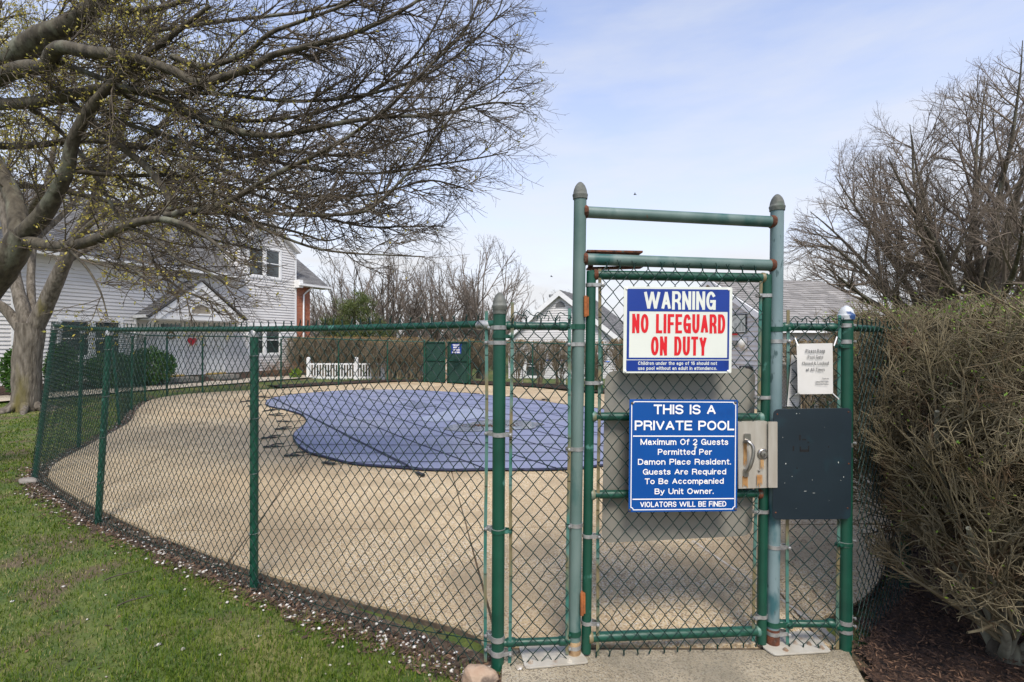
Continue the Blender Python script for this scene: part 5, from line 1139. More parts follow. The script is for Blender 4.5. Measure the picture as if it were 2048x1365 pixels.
G = [  # (photo point, distance) along each limb, start and end radius in metres
 ([(48, 468, 6.1), (85, 430, 6.0), (112, 385, 5.9), (135, 335, 5.8), (146, 280, 5.7), (180, 215, 5.6), (240, 150, 5.5), (330, 80, 5.4), (420, 10, 5.3)], .105, .02),
 ([(48, 480, 6.1), (120, 492, 5.9), (190, 478, 5.7), (248, 452, 5.5), (300, 438, 5.3), (352, 442, 5.1), (410, 470, 5.0), (470, 520, 4.9)], .072, .012),
 ([(40, 470, 6.1), (30, 400, 6.3), (0, 340, 6.4), (-40, 250, 6.5), (-60, 100, 6.5)], .11, .07),
 ([(-60, 200, 6.4), (0, 207, 6.2), (70, 203, 6.0), (140, 190, 5.9), (200, 176, 5.8), (255, 176, 5.7), (310, 190, 5.6), (365, 216, 5.5), (420, 242, 5.4), (480, 262, 5.3), (545, 270, 5.2), (600, 262, 5.15), (690, 243, 5.1), (780, 232, 5.1), (880, 228, 5.0), (975, 205, 5.0), (1052, 206, 5.0)], .075, .006),
 ([(-60, 190, 6.3), (0, 152, 6.0), (50, 135, 5.8), (92, 132, 5.7), (104, 108, 5.6), (125, 93, 5.5), (180, 103, 5.4), (235, 108, 5.3), (290, 122, 5.3), (345, 140, 5.2), (395, 165, 5.2), (450, 152, 5.1), (510, 130, 5.0), (548, 108, 5.0), (620, 90, 4.9), (720, 60, 4.9), (820, 10, 4.9), (870, -30, 4.9)], .095, .010),
 ([(-60, 165, 6.6), (20, 118, 6.3), (85, 72, 6.1), (140, 48, 6.0), (190, 12, 5.9), (240, -30, 5.8)], .15, .09),
 ([(345, 112, 5.3), (400, 132, 5.2), (450, 122, 5.2), (500, 100, 5.1), (540, 65, 5.0), (600, 42, 5.0), (690, 8, 4.9), (760, -30, 4.9)], .035, .010),
 ([(110, 120, 5.7), (190, 150, 5.6), (260, 176, 5.5), (340, 184, 5.4), (440, 186, 5.4), (560, 200, 5.3), (680, 196, 5.2), (800, 170, 5.2), (900, 120, 5.1), (985, 40, 5.0), (1010, -20, 5.0)], .032, .006),
 ([(90, 150, 5.9), (200, 260, 6.0), (290, 330, 6.0), (340, 400, 5.7), (330, 428, 5.4), (376, 421, 5.3), (445, 407, 5.2), (506, 373, 5.2), (561, 342, 5.1), (633, 308, 5.1), (700, 270, 5.0), (780, 210, 5.0), (850, 140, 5.0), (930, 60, 4.9), (960, -10, 4.9)], .045, .008),
 ([(420, 380, 5.3), (480, 402, 5.3), (520, 415, 5.2), (562, 427, 5.2), (630, 429, 5.1), (705, 426, 5.1), (745, 413, 5.0), (790, 372, 5.0), (840, 318, 5.0), (880, 262, 4.9), (940, 190, 4.9), (1000, 150, 4.9), (1030, 98, 4.9)], .024, .006),
 ([(360, 330, 5.6), (420, 380, 5.5), (470, 430, 5.4), (540, 462, 5.3), (620, 492, 5.2), (690, 504, 5.1), (760, 508, 5.0), (850, 512, 5.0)], .022, .006),
 ([(160, 190, 5.9), (240, 240, 5.9), (330, 270, 5.8), (430, 300, 5.6), (540, 320, 5.5), (650, 340, 5.4), (760, 345, 5.3), (860, 330, 5.2), (950, 316, 5.1), (1016, 303, 5.0)], .030, .006),
 ([(230, 180, 5.8), (300, 210, 5.9), (400, 235, 5.9), (520, 240, 5.8), (640, 222, 5.7), (750, 180, 5.6), (830, 110, 5.5), (880, 30, 5.4), (900, -30, 5.4)], .030, .008),
 ([(300, 250, 5.7), (380, 300, 5.7), (470, 350, 5.6), (560, 380, 5.5), (660, 392, 5.4), (760, 385, 5.3), (850, 360, 5.2), (905, 368, 5.1), (946, 382, 5.1)], .024, .006),
 ([(60, 215, 6.1), (120, 260, 6.3), (180, 330, 6.4), (230, 420, 6.2), (290, 500, 5.9), (350, 570, 5.6), (420, 600, 5.3), (440, 622, 5.2)], .035, .005),
 ([(248, 452, 5.5), (300, 470, 5.4), (360, 520, 5.3), (420, 545, 5.2), (470, 575, 5.1), (500, 560, 5.1)], .024, .005),
 ([(180, 330, 6.3), (280, 370, 6.3), (400, 410, 6.2), (500, 440, 6.0), (590, 462, 5.9), (650, 480, 5.8), (690, 470, 5.7)], .030, .006),
 ([(140, 340, 6.0), (240, 350, 6.2), (350, 350, 6.3), (460, 370, 6.3), (600, 420, 6.1), (720, 450, 5.9), (800, 452, 5.7), (888, 450, 5.5)], .030, .006),
 ([(120, 480, 5.8), (170, 530, 5.6), (200, 580, 5.5), (215, 630, 5.4)], .018, .005),
 ([(190, 478, 5.7), (240, 520, 5.5), (300, 560, 5.3), (340, 600, 5.2)], .018, .005),
 ([(190, 12, 5.9), (290, 20, 5.8), (400, -10, 5.7)], .05, .02),
 ([(85, 72, 6.1), (180, 60, 6.5), (300, 60, 6.8), (450, 40, 7.0), (620, 20, 7.0), (780, -20, 7.0)], .045, .012),
 ([(-50, 290, 6.6), (60, 290, 6.9), (160, 280, 7.1), (280, 290, 7.2), (420, 320, 7.2), (560, 300, 7.0), (700, 310, 6.8), (820, 270, 6.6), (930, 240, 6.4)], .05, .008),
 ([(-50, 380, 6.6), (60, 370, 7.0), (170, 390, 7.2), (280, 420, 7.1), (400, 470, 6.9), (520, 500, 6.7)], .05, .008)]
wa = Wood()
for gi, (pts, r0, r1) in enumerate(G):
    P, R = limb([PX(*q) for q in pts], r0, r1, max(14, len(pts) * 3), 12 if r0 > .04 else 8, 'limb', BARK, ta, .02)
    side_growth(wa, P, R, A_sp, {1: 3.5, 10: 4.0, 14: 4.6, 15: 2.6, 16: 2.2, 18: 4, 19: 3, 23: 4.2}.get(gi, 6.2), (.45, 1.05), bias=(.9, 0, .1), s0=.10)
wa.build_twigs('twigs', TWIG, ta)
tp = np.array([t[0] for t in wa.tips]); wgt = np.clip(1.05 - (tp[:, 0] / tp[:, 1] + 1.0) / .62, .04, 1); sel = tp[rng.random(len(tp)) < wgt * .75]
buds(np.repeat(sel, 2, 0), .030, 'leaf_buds', BUD, ta, spread=.012)
print('A tips', len(wa.tips))

# --- background tree behind it, forked trunk standing on the lawn
Zb = 12.6; gb = V3((52 - 1024) / F * Zb, Zb, 0); gb[2] = float(ground(gb[0], gb[1]))
tb_ = thing('budding_tree', gb, 'forked grey barked tree with opening yellow buds on the lawn by the house', 'tree')
zz = lambda x, y: PX(x, y, Zb)
limb([gb + V3(0, 0, -.1), gb + V3(0, 0, .12), gb + V3(.02, 0, .5), zz(54, 720), zz(60, 672), zz(62, 645)], .295, .285, 16, 22, 'trunk', BARK2, tb_, .02)
for k in range(7):
    t = k * .9; c, s_ = math.cos(t), math.sin(t); limb([gb + V3(c * .16, s_ * .16, .26), gb + V3(c * .36, s_ * .36, .07), gb + V3(c * .62, s_ * .62, -.0), gb + V3(c * .95, s_ * .9, -.07)], .11, .03, 8, 8, 'root', BARK2, tb_)
B_sp = [dict(n=7, w=.12, t=(0, 0, .03), c=8, s=.15, a=(.5, 1.0), L=2.0, r=.03, tp=.3, sh=.4), dict(n=5, w=.14, t=(0, 0, .03), c=6, s=.15, a=(.5, 1.1), L=.85, r=.012, tp=.4), dict(n=3, w=.15, t=(0, 0, .03), c=2, s=.3, a=(.5, 1.1), L=.34, r=.006, tp=.5), dict(n=2, w=.1, t=(0, 0, 0), L=.12, r=.0045, tp=.7)]
wb = Wood()
for pts, r0, r1 in (([(60, 670, 0), (48, 625, 0), (36, 580, .1), (26, 530, .3), (15, 460, .5), (0, 380, .6), (-20, 280, .8), (-20, 150, 1), (0, 0, 1.2)], .16, .05),
        ([(62, 668, 0), (88, 615, 0), (108, 570, -.1), (128, 525, -.2), (150, 478, -.3), (185, 410, -.4), (215, 330, -.5), (250, 230, -.4), (290, 110, 0), (330, 0, 0)], .20, .05),
        ([(62, 655, 0), (63, 600, .3), (62, 545, .5), (70, 470, .8), (92, 380, 1.0), (112, 270, 1.2), (130, 140, 1.4), (140, 20, 1.5)], .10, .04),
        ([(45, 660, 0), (18, 625, 0), (-5, 605, -.1), (-60, 580, -.2), (-120, 520, -.2)], .14, .06),
        ([(128, 525, -.2), (170, 500, .3), (230, 470, .8), (300, 430, 1.2), (360, 370, 1.5), (400, 300, 1.6)], .08, .02),
        ([(150, 478, -.3), (190, 440, -1), (260, 400, -1.6), (340, 380, -2), (420, 390, -2.2)], .07, .02),
        ([(26, 530, .3), (80, 470, 1), (150, 400, 1.7), (200, 300, 2.1), (230, 180, 2.4), (240, 60, 2.5)], .09, .02),
        ([(36, 480, .4), (70, 400, -.6), (130, 330, -1.2), (180, 230, -1.6), (200, 120, -1.8), (220, 10, -1.8)], .08, .02),
        ([(0, 380, .6), (-60, 330, 1), (-120, 250, 1.5)], .07, .03), ([(215, 330, -.5), (290, 280, -.2), (360, 200, 0), (420, 110, .3)], .06, .02), ([(112, 270, 1.2), (60, 180, 1.6), (40, 60, 2)], .05, .02)):
    P, R = limb([PX(x, y, Zb + dz) for x, y, dz in pts], r0, r1, max(12, len(pts) * 3), 10, 'limb', BARK2, tb_, .02)
    side_growth(wb, P, R, B_sp, 1.7, (.5, 1.1), s0=.3)
wb.build_twigs('twigs', TWIG, tb_)
tp = np.array([t[0] for t in wb.tips]); sel = tp[rng.random(len(tp)) < .9]; buds(np.repeat(sel, 3, 0), .062, 'leaf_buds', BUD, tb_, spread=.03)
print('B tips', len(wb.tips))

# --- large spreading maple behind the hedge on the right
tc_ = thing('spreading_bare_tree', V3(15.6, 17, 0), 'broad many stemmed bare tree rising behind the hedge at the right edge', 'tree'); wc = Wood(); cb = V3(15.6, 17, -.1)
limb([cb, cb + V3(0, 0, .8), cb + V3(.05, 0, 1.6)], .50, .42, 8, 16, 'trunk', BARK, tc_, .03)
env = lambda p: (p[2] - 1.5 > (9.7 + .45 * math.sin(p[0] * 3.1 + p[1]) + .35 * math.sin(p[0] * 7.3 - p[1] * 2)) * math.sqrt(max(0, 1 - ((p[0] - 17.2) / 8.2) ** 2 - ((p[1] - 17) / 8) ** 2))) or (p[2] < 2.6 and math.hypot(p[0] - 15.6, p[1] - 17) > 1.5)
C_sp = [dict(n=9, w=.08, t=(0, 0, .015), c=7, s=.10, a=(.35, .75), L=2.6, r=.045, tp=.25, sh=.35), dict(n=7, w=.11, t=(0, 0, .02), c=5.2, s=.12, a=(.4, .8), L=1.35, r=.016, tp=.35, sh=.4), dict(n=4, w=.12, t=(0, 0, .02), c=3.4, s=.15, a=(.4, .9), L=.62, r=.009, tp=.5), dict(n=2, w=.1, t=(0, 0, .03), L=.26, r=.006, tp=.7)]
for k in range(26):
    az = 2.4 * k + rnd.uniform(-.15, .15); po = .08 + 1.22 * ((k + .5) / 26) ** .72
    d = vn((math.cos(az) * math.sin(po), math.sin(az) * math.sin(po), math.cos(po))); p = tuple(cb + V3(d[0] * .2, d[1] * .2, 1.2 + .3 * rnd.random())); L = 9.5; pts = [p]
    for i in range(10):
        d = vn((d[0] + rnd.gauss(0, .06), d[1] + rnd.gauss(0, .06), d[2] + .045 + rnd.gauss(0, .04))); q = (p[0] + d[0] * L / 10, p[1] + d[1] * L / 10, p[2] + d[2] * L / 10)
        if env(q) and i > 2: break
        p = q; pts.append(p)
    P, R = limb(pts, .15, .012 + .002 * (10 - len(pts)), len(pts) * 2, 9, 'limb', BARK, tc_, .02)
    seg = 1.35
    k2 = int(len(pts) * 1.25)
    for j in range(k2):
        f = .16 + .84 * (j + rnd.random()) / k2; i = min(int(f * (len(P) - 1)), len(P) - 2); dd = vn(tuple(P[i + 1] - P[i]))
        grow(wc, tuple(P[i]), turned(dd, rnd.uniform(.4, .95)), 2.7 * (1.15 - .45 * f) * rnd.uniform(.7, 1.2), min(.06, R[i] * .7), 0, C_sp, env)
wc.build_twigs('twigs', mat('pale_brown_twigs', (.12, .092, .068), (.18, .145, .11), 2, .9), tc_); print('C tips', len(wc.tips))

# --- generic bare trees further off: three habits, then copies
def bare(name, label, loc, H, R_, seed, stems=5, group=None, dens=1.0, material=None, spread=(.2, 1.05), trunk=.25):
    global rnd
    keep = rnd; rnd = random.Random(seed); loc = V3(*loc); t = thing(name, loc, label, 'tree', group); w = Wood(); k = H / 8.0
    env_ = lambda p: ((p[0] - loc[0]) / R_) ** 2 + ((p[1] - loc[1]) / R_) ** 2 + ((p[2] - loc[2] - H * .52) / (H * .48)) ** 2 > 1 and p[2] - loc[2] > H * .45
    sp = [dict(n=8, w=.08, t=(0, 0, .012), c=9 * dens, s=.15, a=(.3, .6), L=2.6 * k, r=.05 * k, tp=.25, sh=.35), dict(n=5, w=.12, t=(0, 0, .015), c=7 * dens, s=.12, a=(.4, .8), L=1.15 * k, r=.022 * k, tp=.4, sh=.4), dict(n=3, w=.12, t=(0, 0, .03), c=3.4 * dens, s=.2, a=(.4, .9), L=.50 * k, r=.012 * k, tp=.6), dict(n=1, w=.1, t=(0, 0, 0), L=.22 * k, r=.008 * k, tp=.7)]
    limb([loc + V3(0, 0, -.1), loc + V3(0, 0, H * .05), loc + V3(.03, 0, H * .11)], trunk * k, trunk * .85 * k, 6, 10, 'trunk', BARK, t)
    for i in range(stems):
        az = 2.4 * i + rnd.uniform(-.2, .2); po = spread[0] * .3 + (spread[1] - spread[0] * .3) * ((i + .5) / stems) ** .7; d = vn((math.cos(az) * math.sin(po), math.sin(az) * math.sin(po), math.cos(po)))
        sp0 = [dict(n=9, w=.06, t=(0, 0, .035), c=11 * dens, s=.15, a=(.3, .7), L=H, r=.10 * k, tp=.15, sh=.25)] + sp
        grow(w, tuple(loc + V3(0, 0, H * .09)), d, H * .92, .085 * k, 0, sp0[:1] + [dict(sp[0], L=H * .36)] + sp[1:], env_)
    w.build_twigs('crown', material or TWIG_FAR, t); rnd = keep; print(label[:20], len(w.tips)); return t
b1 = bare('bare_tree', 'vase shaped bare tree against the pale sky in the middle distance', (-1.95, 31, -1), 9.4, 3.6, 5, 16, dens=.60)
b2 = bare('bare_tree', 'tall slender bare tree behind the dark green pine', (-7.6, 30, -1), 9.0, 3.2, 9, 13, dens=.62, spread=(.15, .75))
b3 = bare('bare_tree', 'rounded twiggy bare tree behind the white gabled house roof', (3.8, 44, -1), 7.6, 3.6, 14, 13, dens=.64)
for src, x, y, s_, lb in ((b2, -5.0, 33, .98, 'bare tree with upright limbs left of the vase shaped tree'), (b1, -11.8, 36, .95, 'bare tree just right of the brick house corner'),
        (b3, -4.2, 40, .9, 'low bare tree between the pine and the vase shaped tree'), (b2, -14.5, 40, .9, 'distant thin bare tree half hidden by the brick house corner'), (b3, .9, 42, .72, 'small bare tree left of the white gabled house'),
        (b3, 20.5, 34, .82, 'bare tree beyond the right end of the pool house roof'), (b1, 25.5, 33, .8, 'bare tree filling the gap between pool house roof and hedge'), (b3, 31, 38, 1.0, 'brown twiggy tree low behind the broad right hand tree'), (b2, 29, 30, .95, 'upright bare tree behind the broad right hand tree'),
        (b1, -8.5, 44, 1.0, 'farthest bare tree behind the pine, its crown faint'), (b2, -1.2, 46, .75, 'faint far bare tree behind the vase shaped tree'), (b1, -20, 21, .95, 'bare tree behind the white house roof at the left'), (b2, -27, 24, 1.1, 'bare tree behind the far left end of the house'), (b3, -24, 34, 1.25, 'large bare tree rising over the left house roof')):
    copy_tree(src, (x, y, -1), rnd.uniform(0, 6), s_, lb)
# brown leafless wood on the horizon
w = Wood()
for i in range(420):
    x = rnd.uniform(-75, 95); y = rnd.uniform(62, 90); hgt = rnd.uniform(3.0, 5.2); d = vn((rnd.gauss(0, .15), rnd.gauss(0, .15), 1))
    grow(w, (x, y, -1.2), d, hgt, .10, 0, [dict(n=4, w=.08, t=(0, 0, .02), c=11, s=.1, a=(.3, .8), L=hgt, r=.1, tp=.3), dict(n=3, w=.12, t=(0, 0, .02), c=4, s=.1, a=(.4, .9), L=2.2, r=.05, tp=.5), dict(n=1, w=.1, t=(0, 0, 0), L=1.0, r=.035, tp=.6)])
wo = w.build_twigs('distant_woods', mat('distant_wood', (.10, .072, .058), (.15, .115, .09), .3, .95), None); tag(wo, 'brownish line of leafless woods low on the horizon', 'woods', kind='stuff')

# --- pine
def leafcloud(C, R, n, size, name, material, parent, shell=.5, up=0.0, clumps=0, aspect=.45):
    C = np.asarray(C, float)
    if clumps:
        cc = rng.normal(0, 1, (clumps, 3)); cc /= np.linalg.norm(cc, axis=1, keepdims=True); cc *= (rng.random((clumps, 1)) ** .4) * np.asarray(R) * .85; k = rng.integers(0, clumps, n)
        P = C + cc[k] + rng.normal(0, 1, (n, 3)) * np.asarray(R) * .13
    else:
        d = rng.normal(0, 1, (n, 3)); d /= np.linalg.norm(d, axis=1, keepdims=True); P = C + d * (shell + (1 - shell) * rng.random((n, 1)) ** .5) * np.asarray(R) * (1 + .10 * np.sin(d[:, :1] * 9) * np.cos(d[:, 1:2] * 7))
    d = rng.normal(0, 1, (n, 3)) + (P - C) / np.asarray(R) * .8 + [0, 0, up]; d /= np.linalg.norm(d, axis=1, keepdims=True); e = np.cross(d, rng.normal(0, 1, (n, 3))); e /= np.linalg.norm(e, axis=1, keepdims=True)
    s_ = (size * rng.uniform(.6, 1.35, n))[:, None]; v = np.stack([P, P + d * s_ * .5 + e * s_ * aspect / 2, P + d * s_, P + d * s_ * .5 - e * s_ * aspect / 2], 1)
    a = Acc(); a.add(v.reshape(-1, 3), np.arange(4 * n).reshape(n, 4), a=np.repeat(rng.random(n), 4)); return a.build(name, material, parent, kind='stuff', attr=True)
PINE = mat('pine_needles', (.045, .075, .018), (.13, .155, .04), attr='rnd', rough=.8, transl=.2)
pt_ = thing('pine_tree', V3(-8.6, 27, -1), 'dark green bushy pine standing in front of bare trees right of the brick corner', 'tree')
limb([V3(-8.6, 27, -1.1), V3(-8.5, 27, 1.5), V3(-8.5, 27, 4.2)], .16, .04, 8, 8, 'trunk', BARK, pt_)
for dx, z, rx, rz, n in ((0, 3.6, 1.1, .9, 2600), (-.9, 2.4, 1.2, .8, 2400), (.9, 2.3, 1.2, .9, 2600), (0, 1.5, 1.9, 1.0, 3000), (.1, 2.7, 1.2, 1.0, 2000)): leafcloud((-8.5 + dx, 27, z), (rx, rx, rz), n, .22, 'foliage', PINE, pt_, clumps=26, up=.8, aspect=.12)
# --- evergreen shrubs against the house
RHODO = mat('glossy_evergreen_leaves', (.022, .075, .012), (.085, .19, .03), attr='rnd', rough=.35, transl=.2)
DRYB = mat('dry_reddish_twigs', (.16, .085, .05), (.26, .17, .10), 8, .9)
for px_, y0, y1, off, rx, lb in ((0, 695, 762, 1.3, .42, 'glossy green shrub at the far left beside the house wall'), (96, 690, 765, .9, .42, 'glossy green shrub just right of the forked tree trunk'), (192, 706, 770, .9, .75, 'rounded green shrub under the left house windows'), (272, 698, 772, .9, .85, 'broad green shrub at the left side of the porch')):
    u = upx(px_); c = fr.p(u, 0, off); Z = c[1]; z1 = CAM_H - (y0 - 682) / F * Z; zb_ = float(ground(c[0], c[1])); sh = thing('evergreen_shrub', V3(c[0], c[1], zb_), lb, 'shrub')
    for k in range(4): limb([V3(c[0], c[1], zb_), V3(c[0] + .1 * (k - 1.5), c[1], zb_ + .3), V3(c[0] + .25 * (k - 1.5), c[1] + .1, z1 - .25)], .02, .008, 6, 5, 'stem', BARK, sh)
    hh = (z1 - zb_) / 2; leafcloud((c[0], c[1], zb_ + hh * 1.08), (rx, rx * .8, hh * .95), 3200, .115, 'foliage', RHODO, sh, shell=.45, up=.3)
w = Wood(); dsh = thing('dry_shrub', fr.p(upx(540), .1, 1.0), 'reddish leafless shrub under the right house window', 'shrub')
for i in range(60):
    u = upx(rnd.uniform(497, 588)); p = fr.p(u, .0, rnd.uniform(.6, 1.3)); d = vn((rnd.gauss(0, .3), rnd.gauss(0, .3), 1)); grow(w, tuple(p), d, rnd.uniform(.5, .95), .008, 0, [dict(n=4, w=.1, t=(0, 0, 0), c=7, s=.2, a=(.4, .9), L=1, r=.01, tp=.5), dict(n=3, w=.15, t=(0, 0, .02), c=3, s=.2, a=(.4, .9), L=.35, r=.006, tp=.5), dict(n=1, w=.1, t=(0, 0, 0), L=.15, r=.005, tp=.6)])
w.build_twigs('twigs', DRYB, dsh)
sp_ = thing('leafy_plant', fr.p(upx(525), .05, 2.0), 'small bright green plant beside the front walk near the porch', 'plant'); c = fr.p(upx(525), .28, 2.2); leafcloud(c, (.2, .2, .2), 260, .12, 'foliage', BUDG, sp_)
# --- hedge shrubs beyond the far fence: three, then copies
HB = mat('hedge_top_buds', (.16, .09, .03), (.26, .18, .05), attr='rnd', rough=.8)
def hedge_shrub(loc, seed, H=1.85, R_=.62, stems=11):
    global rnd
    keep = rnd; rnd = random.Random(seed); t = thing('hedge_shrub', loc, 'clipped leafless shrub in the hedge beyond the far fence', 'shrub', 'clipped hedge shrubs along the far side of the pool'); w = Wood(); x, y, z = loc
    clip = lambda p: p[2] - z > H + .03 * math.sin(p[0] * 9) or abs(p[0] - x) > R_ or abs(p[1] - y) > R_ * .8
    sp = [dict(n=6, w=.07, t=(0, 0, .05), c=13, s=.25, a=(.25, .6), L=2.1, r=.022, tp=.4, thick=False), dict(n=4, w=.1, t=(0, 0, .12), c=6.5, s=.15, a=(.3, .8), L=.85, r=.009, tp=.5), dict(n=2, w=.12, t=(0, 0, .08), c=2.4, s=.2, a=(.4, .9), L=.36, r=.006, tp=.7), dict(n=1, w=.1, t=(0, 0, .05), L=.14, r=.005, tp=.8)]
    for i in range(stems):
        az = rnd.uniform(0, 6.28); po = rnd.uniform(.05, .42); grow(w, (x + rnd.gauss(0, .06), y + rnd.gauss(0, .06), z), vn((math.cos(az) * math.sin(po), math.sin(az) * math.sin(po), math.cos(po))), 2.2, .02, 0, sp, clip)
    w.build_twigs('twigs', HEDGE_T, t); tp = np.array([q[0] for q in w.tips]); tp = tp[(tp[:, 2] > z + H - .16) & (rng.random(len(tp)) < .6)]; buds(np.repeat(tp, 2, 0), .05, 'top_buds', HB, t, spread=.03); rnd = keep; return t
ring2 = crom(np.vstack([ob_ring, [[5.9, 17.6]]]), 200); H3 = []; lastp = None; k = 0
for i in range(len(ring2)):
    t = ring2[min(i + 1, 199)] - ring2[max(i - 1, 0)]; t = t / (np.linalg.norm(t) + 1e-9); n_2 = np.array([-t[1], t[0]]); n_2 = n_2 if np.dot(n_2, ring2[i] - cen) > 0 else -n_2; p = ring2[i] + n_2 * .95
    pxx = 1024 + p[0] / p[1] * 1000
    if pxx < 745 or (lastp is not None and np.hypot(*(p - lastp)) < (.62 if pxx < 1000 else .88)): continue
    lastp = p
    if k < 3: H3.append(hedge_shrub(V3(p[0], p[1], -.1), 40 + k))
    else: copy_tree(H3[k % 3], (p[0], p[1], -.1), rnd.choice([0, math.pi]) + rnd.uniform(-.15, .15), rnd.uniform(.97, 1.03))
    k += 1
for x in np.arange(-10.3, -4.4, .6): copy_tree(H3[rnd.randrange(3)], (x, 25.0 + .1 * x, -.15), rnd.choice([0, math.pi]), 1.12)
for x in np.arange(-10.2, -4.4, .6): copy_tree(H3[rnd.randrange(3)], (x, 25.7 + .1 * x, -.2), rnd.choice([0, math.pi]), 1.14)
# behind the right hand end of the far fence, in front of the pool house wall
for x, y in ((6.75, 11.5), (7.15, 12.0), (7.5, 11.3), (7.65, 10.6), (8.1, 12.0), (7.5, 9.8), (8.3, 11.0), (7.9, 9.2), (8.9, 11.9)): copy_tree(H3[rnd.randrange(3)], (x, y, -.05), rnd.uniform(0, 6), .97, 'clipped leafless shrub in the hedge in front of the pool house wall', 'hedge shrubs in front of the pool house')

# --- the big hedge beside the gate
def big_shrub(loc, seed, label, dens=1.0, xmin=None, H=1.93, spread=.95):
    global rnd
    keep = rnd; rnd = random.Random(seed); x, y, z = loc; t = thing('hedge_shrub', loc, label, 'shrub', 'lichened shrubs of the clipped hedge right of the gate'); w = Wood()
    clip = lambda p: p[2] > H + .05 * math.sin(p[0] * 7 + p[1] * 5) + .03 * math.sin(p[0] * 31) or (xmin is not None and (p[0] < xmin + .07 * math.sin(p[2] * 9) + .05 * math.sin(p[1] * 13) + .22 * max(0, .75 - p[2]) or p[1] < 2.0)) or p[2] < .04 or math.hypot(p[0] - x, p[1] - y) > spread * (.35 + .65 * min(1, p[2] / 1.0)) + .1
    sp = [dict(n=7, w=.11, t=(0, 0, .03), c=8 * dens, s=.12, a=(.35, .8), L=1.0, r=.013, tp=.4, sh=.4), dict(n=5, w=.13, t=(0, 0, .05), c=7 * dens, s=.12, a=(.4, .9), L=.50, r=.0065, tp=.45), dict(n=3, w=.14, t=(0, 0, .04), c=3.3 * dens, s=.2, a=(.4, 1.0), L=.22, r=.0040, tp=.6), dict(n=1, w=.1, t=(0, 0, .02), L=.07, r=.003, tp=.8)]
    for i in range(12):
        az = 2 * math.pi * i / 12 + rnd.uniform(-.3, .3); po = rnd.uniform(.08, .85) if i % 3 else rnd.uniform(.05, .35); d = vn((math.cos(az) * math.sin(po), math.sin(az) * math.sin(po), math.cos(po)))
        L = rnd.uniform(1.7, 2.3); p = (x + d[0] * .07, y + d[1] * .07, z); pts = [p]
        for j in range(11):
            d = vn((d[0] + rnd.gauss(0, .11), d[1] + rnd.gauss(0, .11), d[2] + .05 + rnd.gauss(0, .05))); q = (p[0] + d[0] * L / 11, p[1] + d[1] * L / 11, p[2] + d[2] * L / 11)
            if clip(q) and j > 0: break
            p = q; pts.append(p)
        if len(pts) < 4: continue
        r0 = rnd.uniform(.015, .032); P, R = limb(pts, r0, .010, len(pts) * 2, 8, 'stem', STEM_G, t, .05)
        k2 = int(len(pts) * 1.7 * dens)
        for j in range(k2):
            f = .14 + .86 * (j + rnd.random()) / k2; ii = min(int(f * (len(P) - 1)), len(P) - 2)
            grow(w, tuple(P[ii]), turned(vn(tuple(P[ii + 1] - P[ii])), rnd.uniform(.4, 1.0)), .95 * (1.1 - .5 * f) * rnd.uniform(.6, 1.25), min(.014, R[ii] * .7), 0, sp, clip)
    Acc().lathe(V3(x, y, z - .06), [(.085, 0), (.08, .06), (.07, .10), (.055, .13), (.03, .145), (.001, .15)], 12).build('stump', BARK, t, smooth=True)
    w.build_twigs('twigs', TWIG_G, t); tp = np.array([q[0] for q in w.tips]); ww = np.where(tp[:, 2] > H - .10, .40, .09); sel = tp[rng.random(len(tp)) < ww]; buds(np.repeat(sel, 2, 0), .014, 'leaf_buds', BUDG, t, spread=.006); rnd = keep; print('hedge', len(w.tips)); return t
s1 = big_shrub(V3(2.68, 2.72, 0), 3, 'nearest lichened hedge shrub with cut stump at the bottom right', 1.05, 2.06)
s2 = big_shrub(V3(3.55, 3.55, 0), 8, 'second shrub of the near hedge, just behind the nearest one', 1.0, 2.5, spread=1.05)
copy_tree(s2, (4.4, 4.75, 0), 2.1, 1.02, 'third shrub of the near hedge, deep behind the first two'); copy_tree(s2, (5.35, 5.9, 0), 4.2, 1.02, 'fourth shrub of the near hedge, beside the bend of the fence')
copy_tree(s2, (3.75, 2.75, 0), 3.3, 1.0, 'hedge shrub cut off by the right edge of the picture, nearest row'); copy_tree(s2, (4.9, 3.9, 0), 5.2, 1.02, 'hedge shrub in the outer row behind the nearest ones'); copy_tree(s2, (6.2, 7.0, 0), 1.0, 1.03, 'fifth shrub of the near hedge, close to the fence curve'); copy_tree(s2, (7.0, 8.2, 0), .2, 1.0, 'farthest shrub of the near hedge')

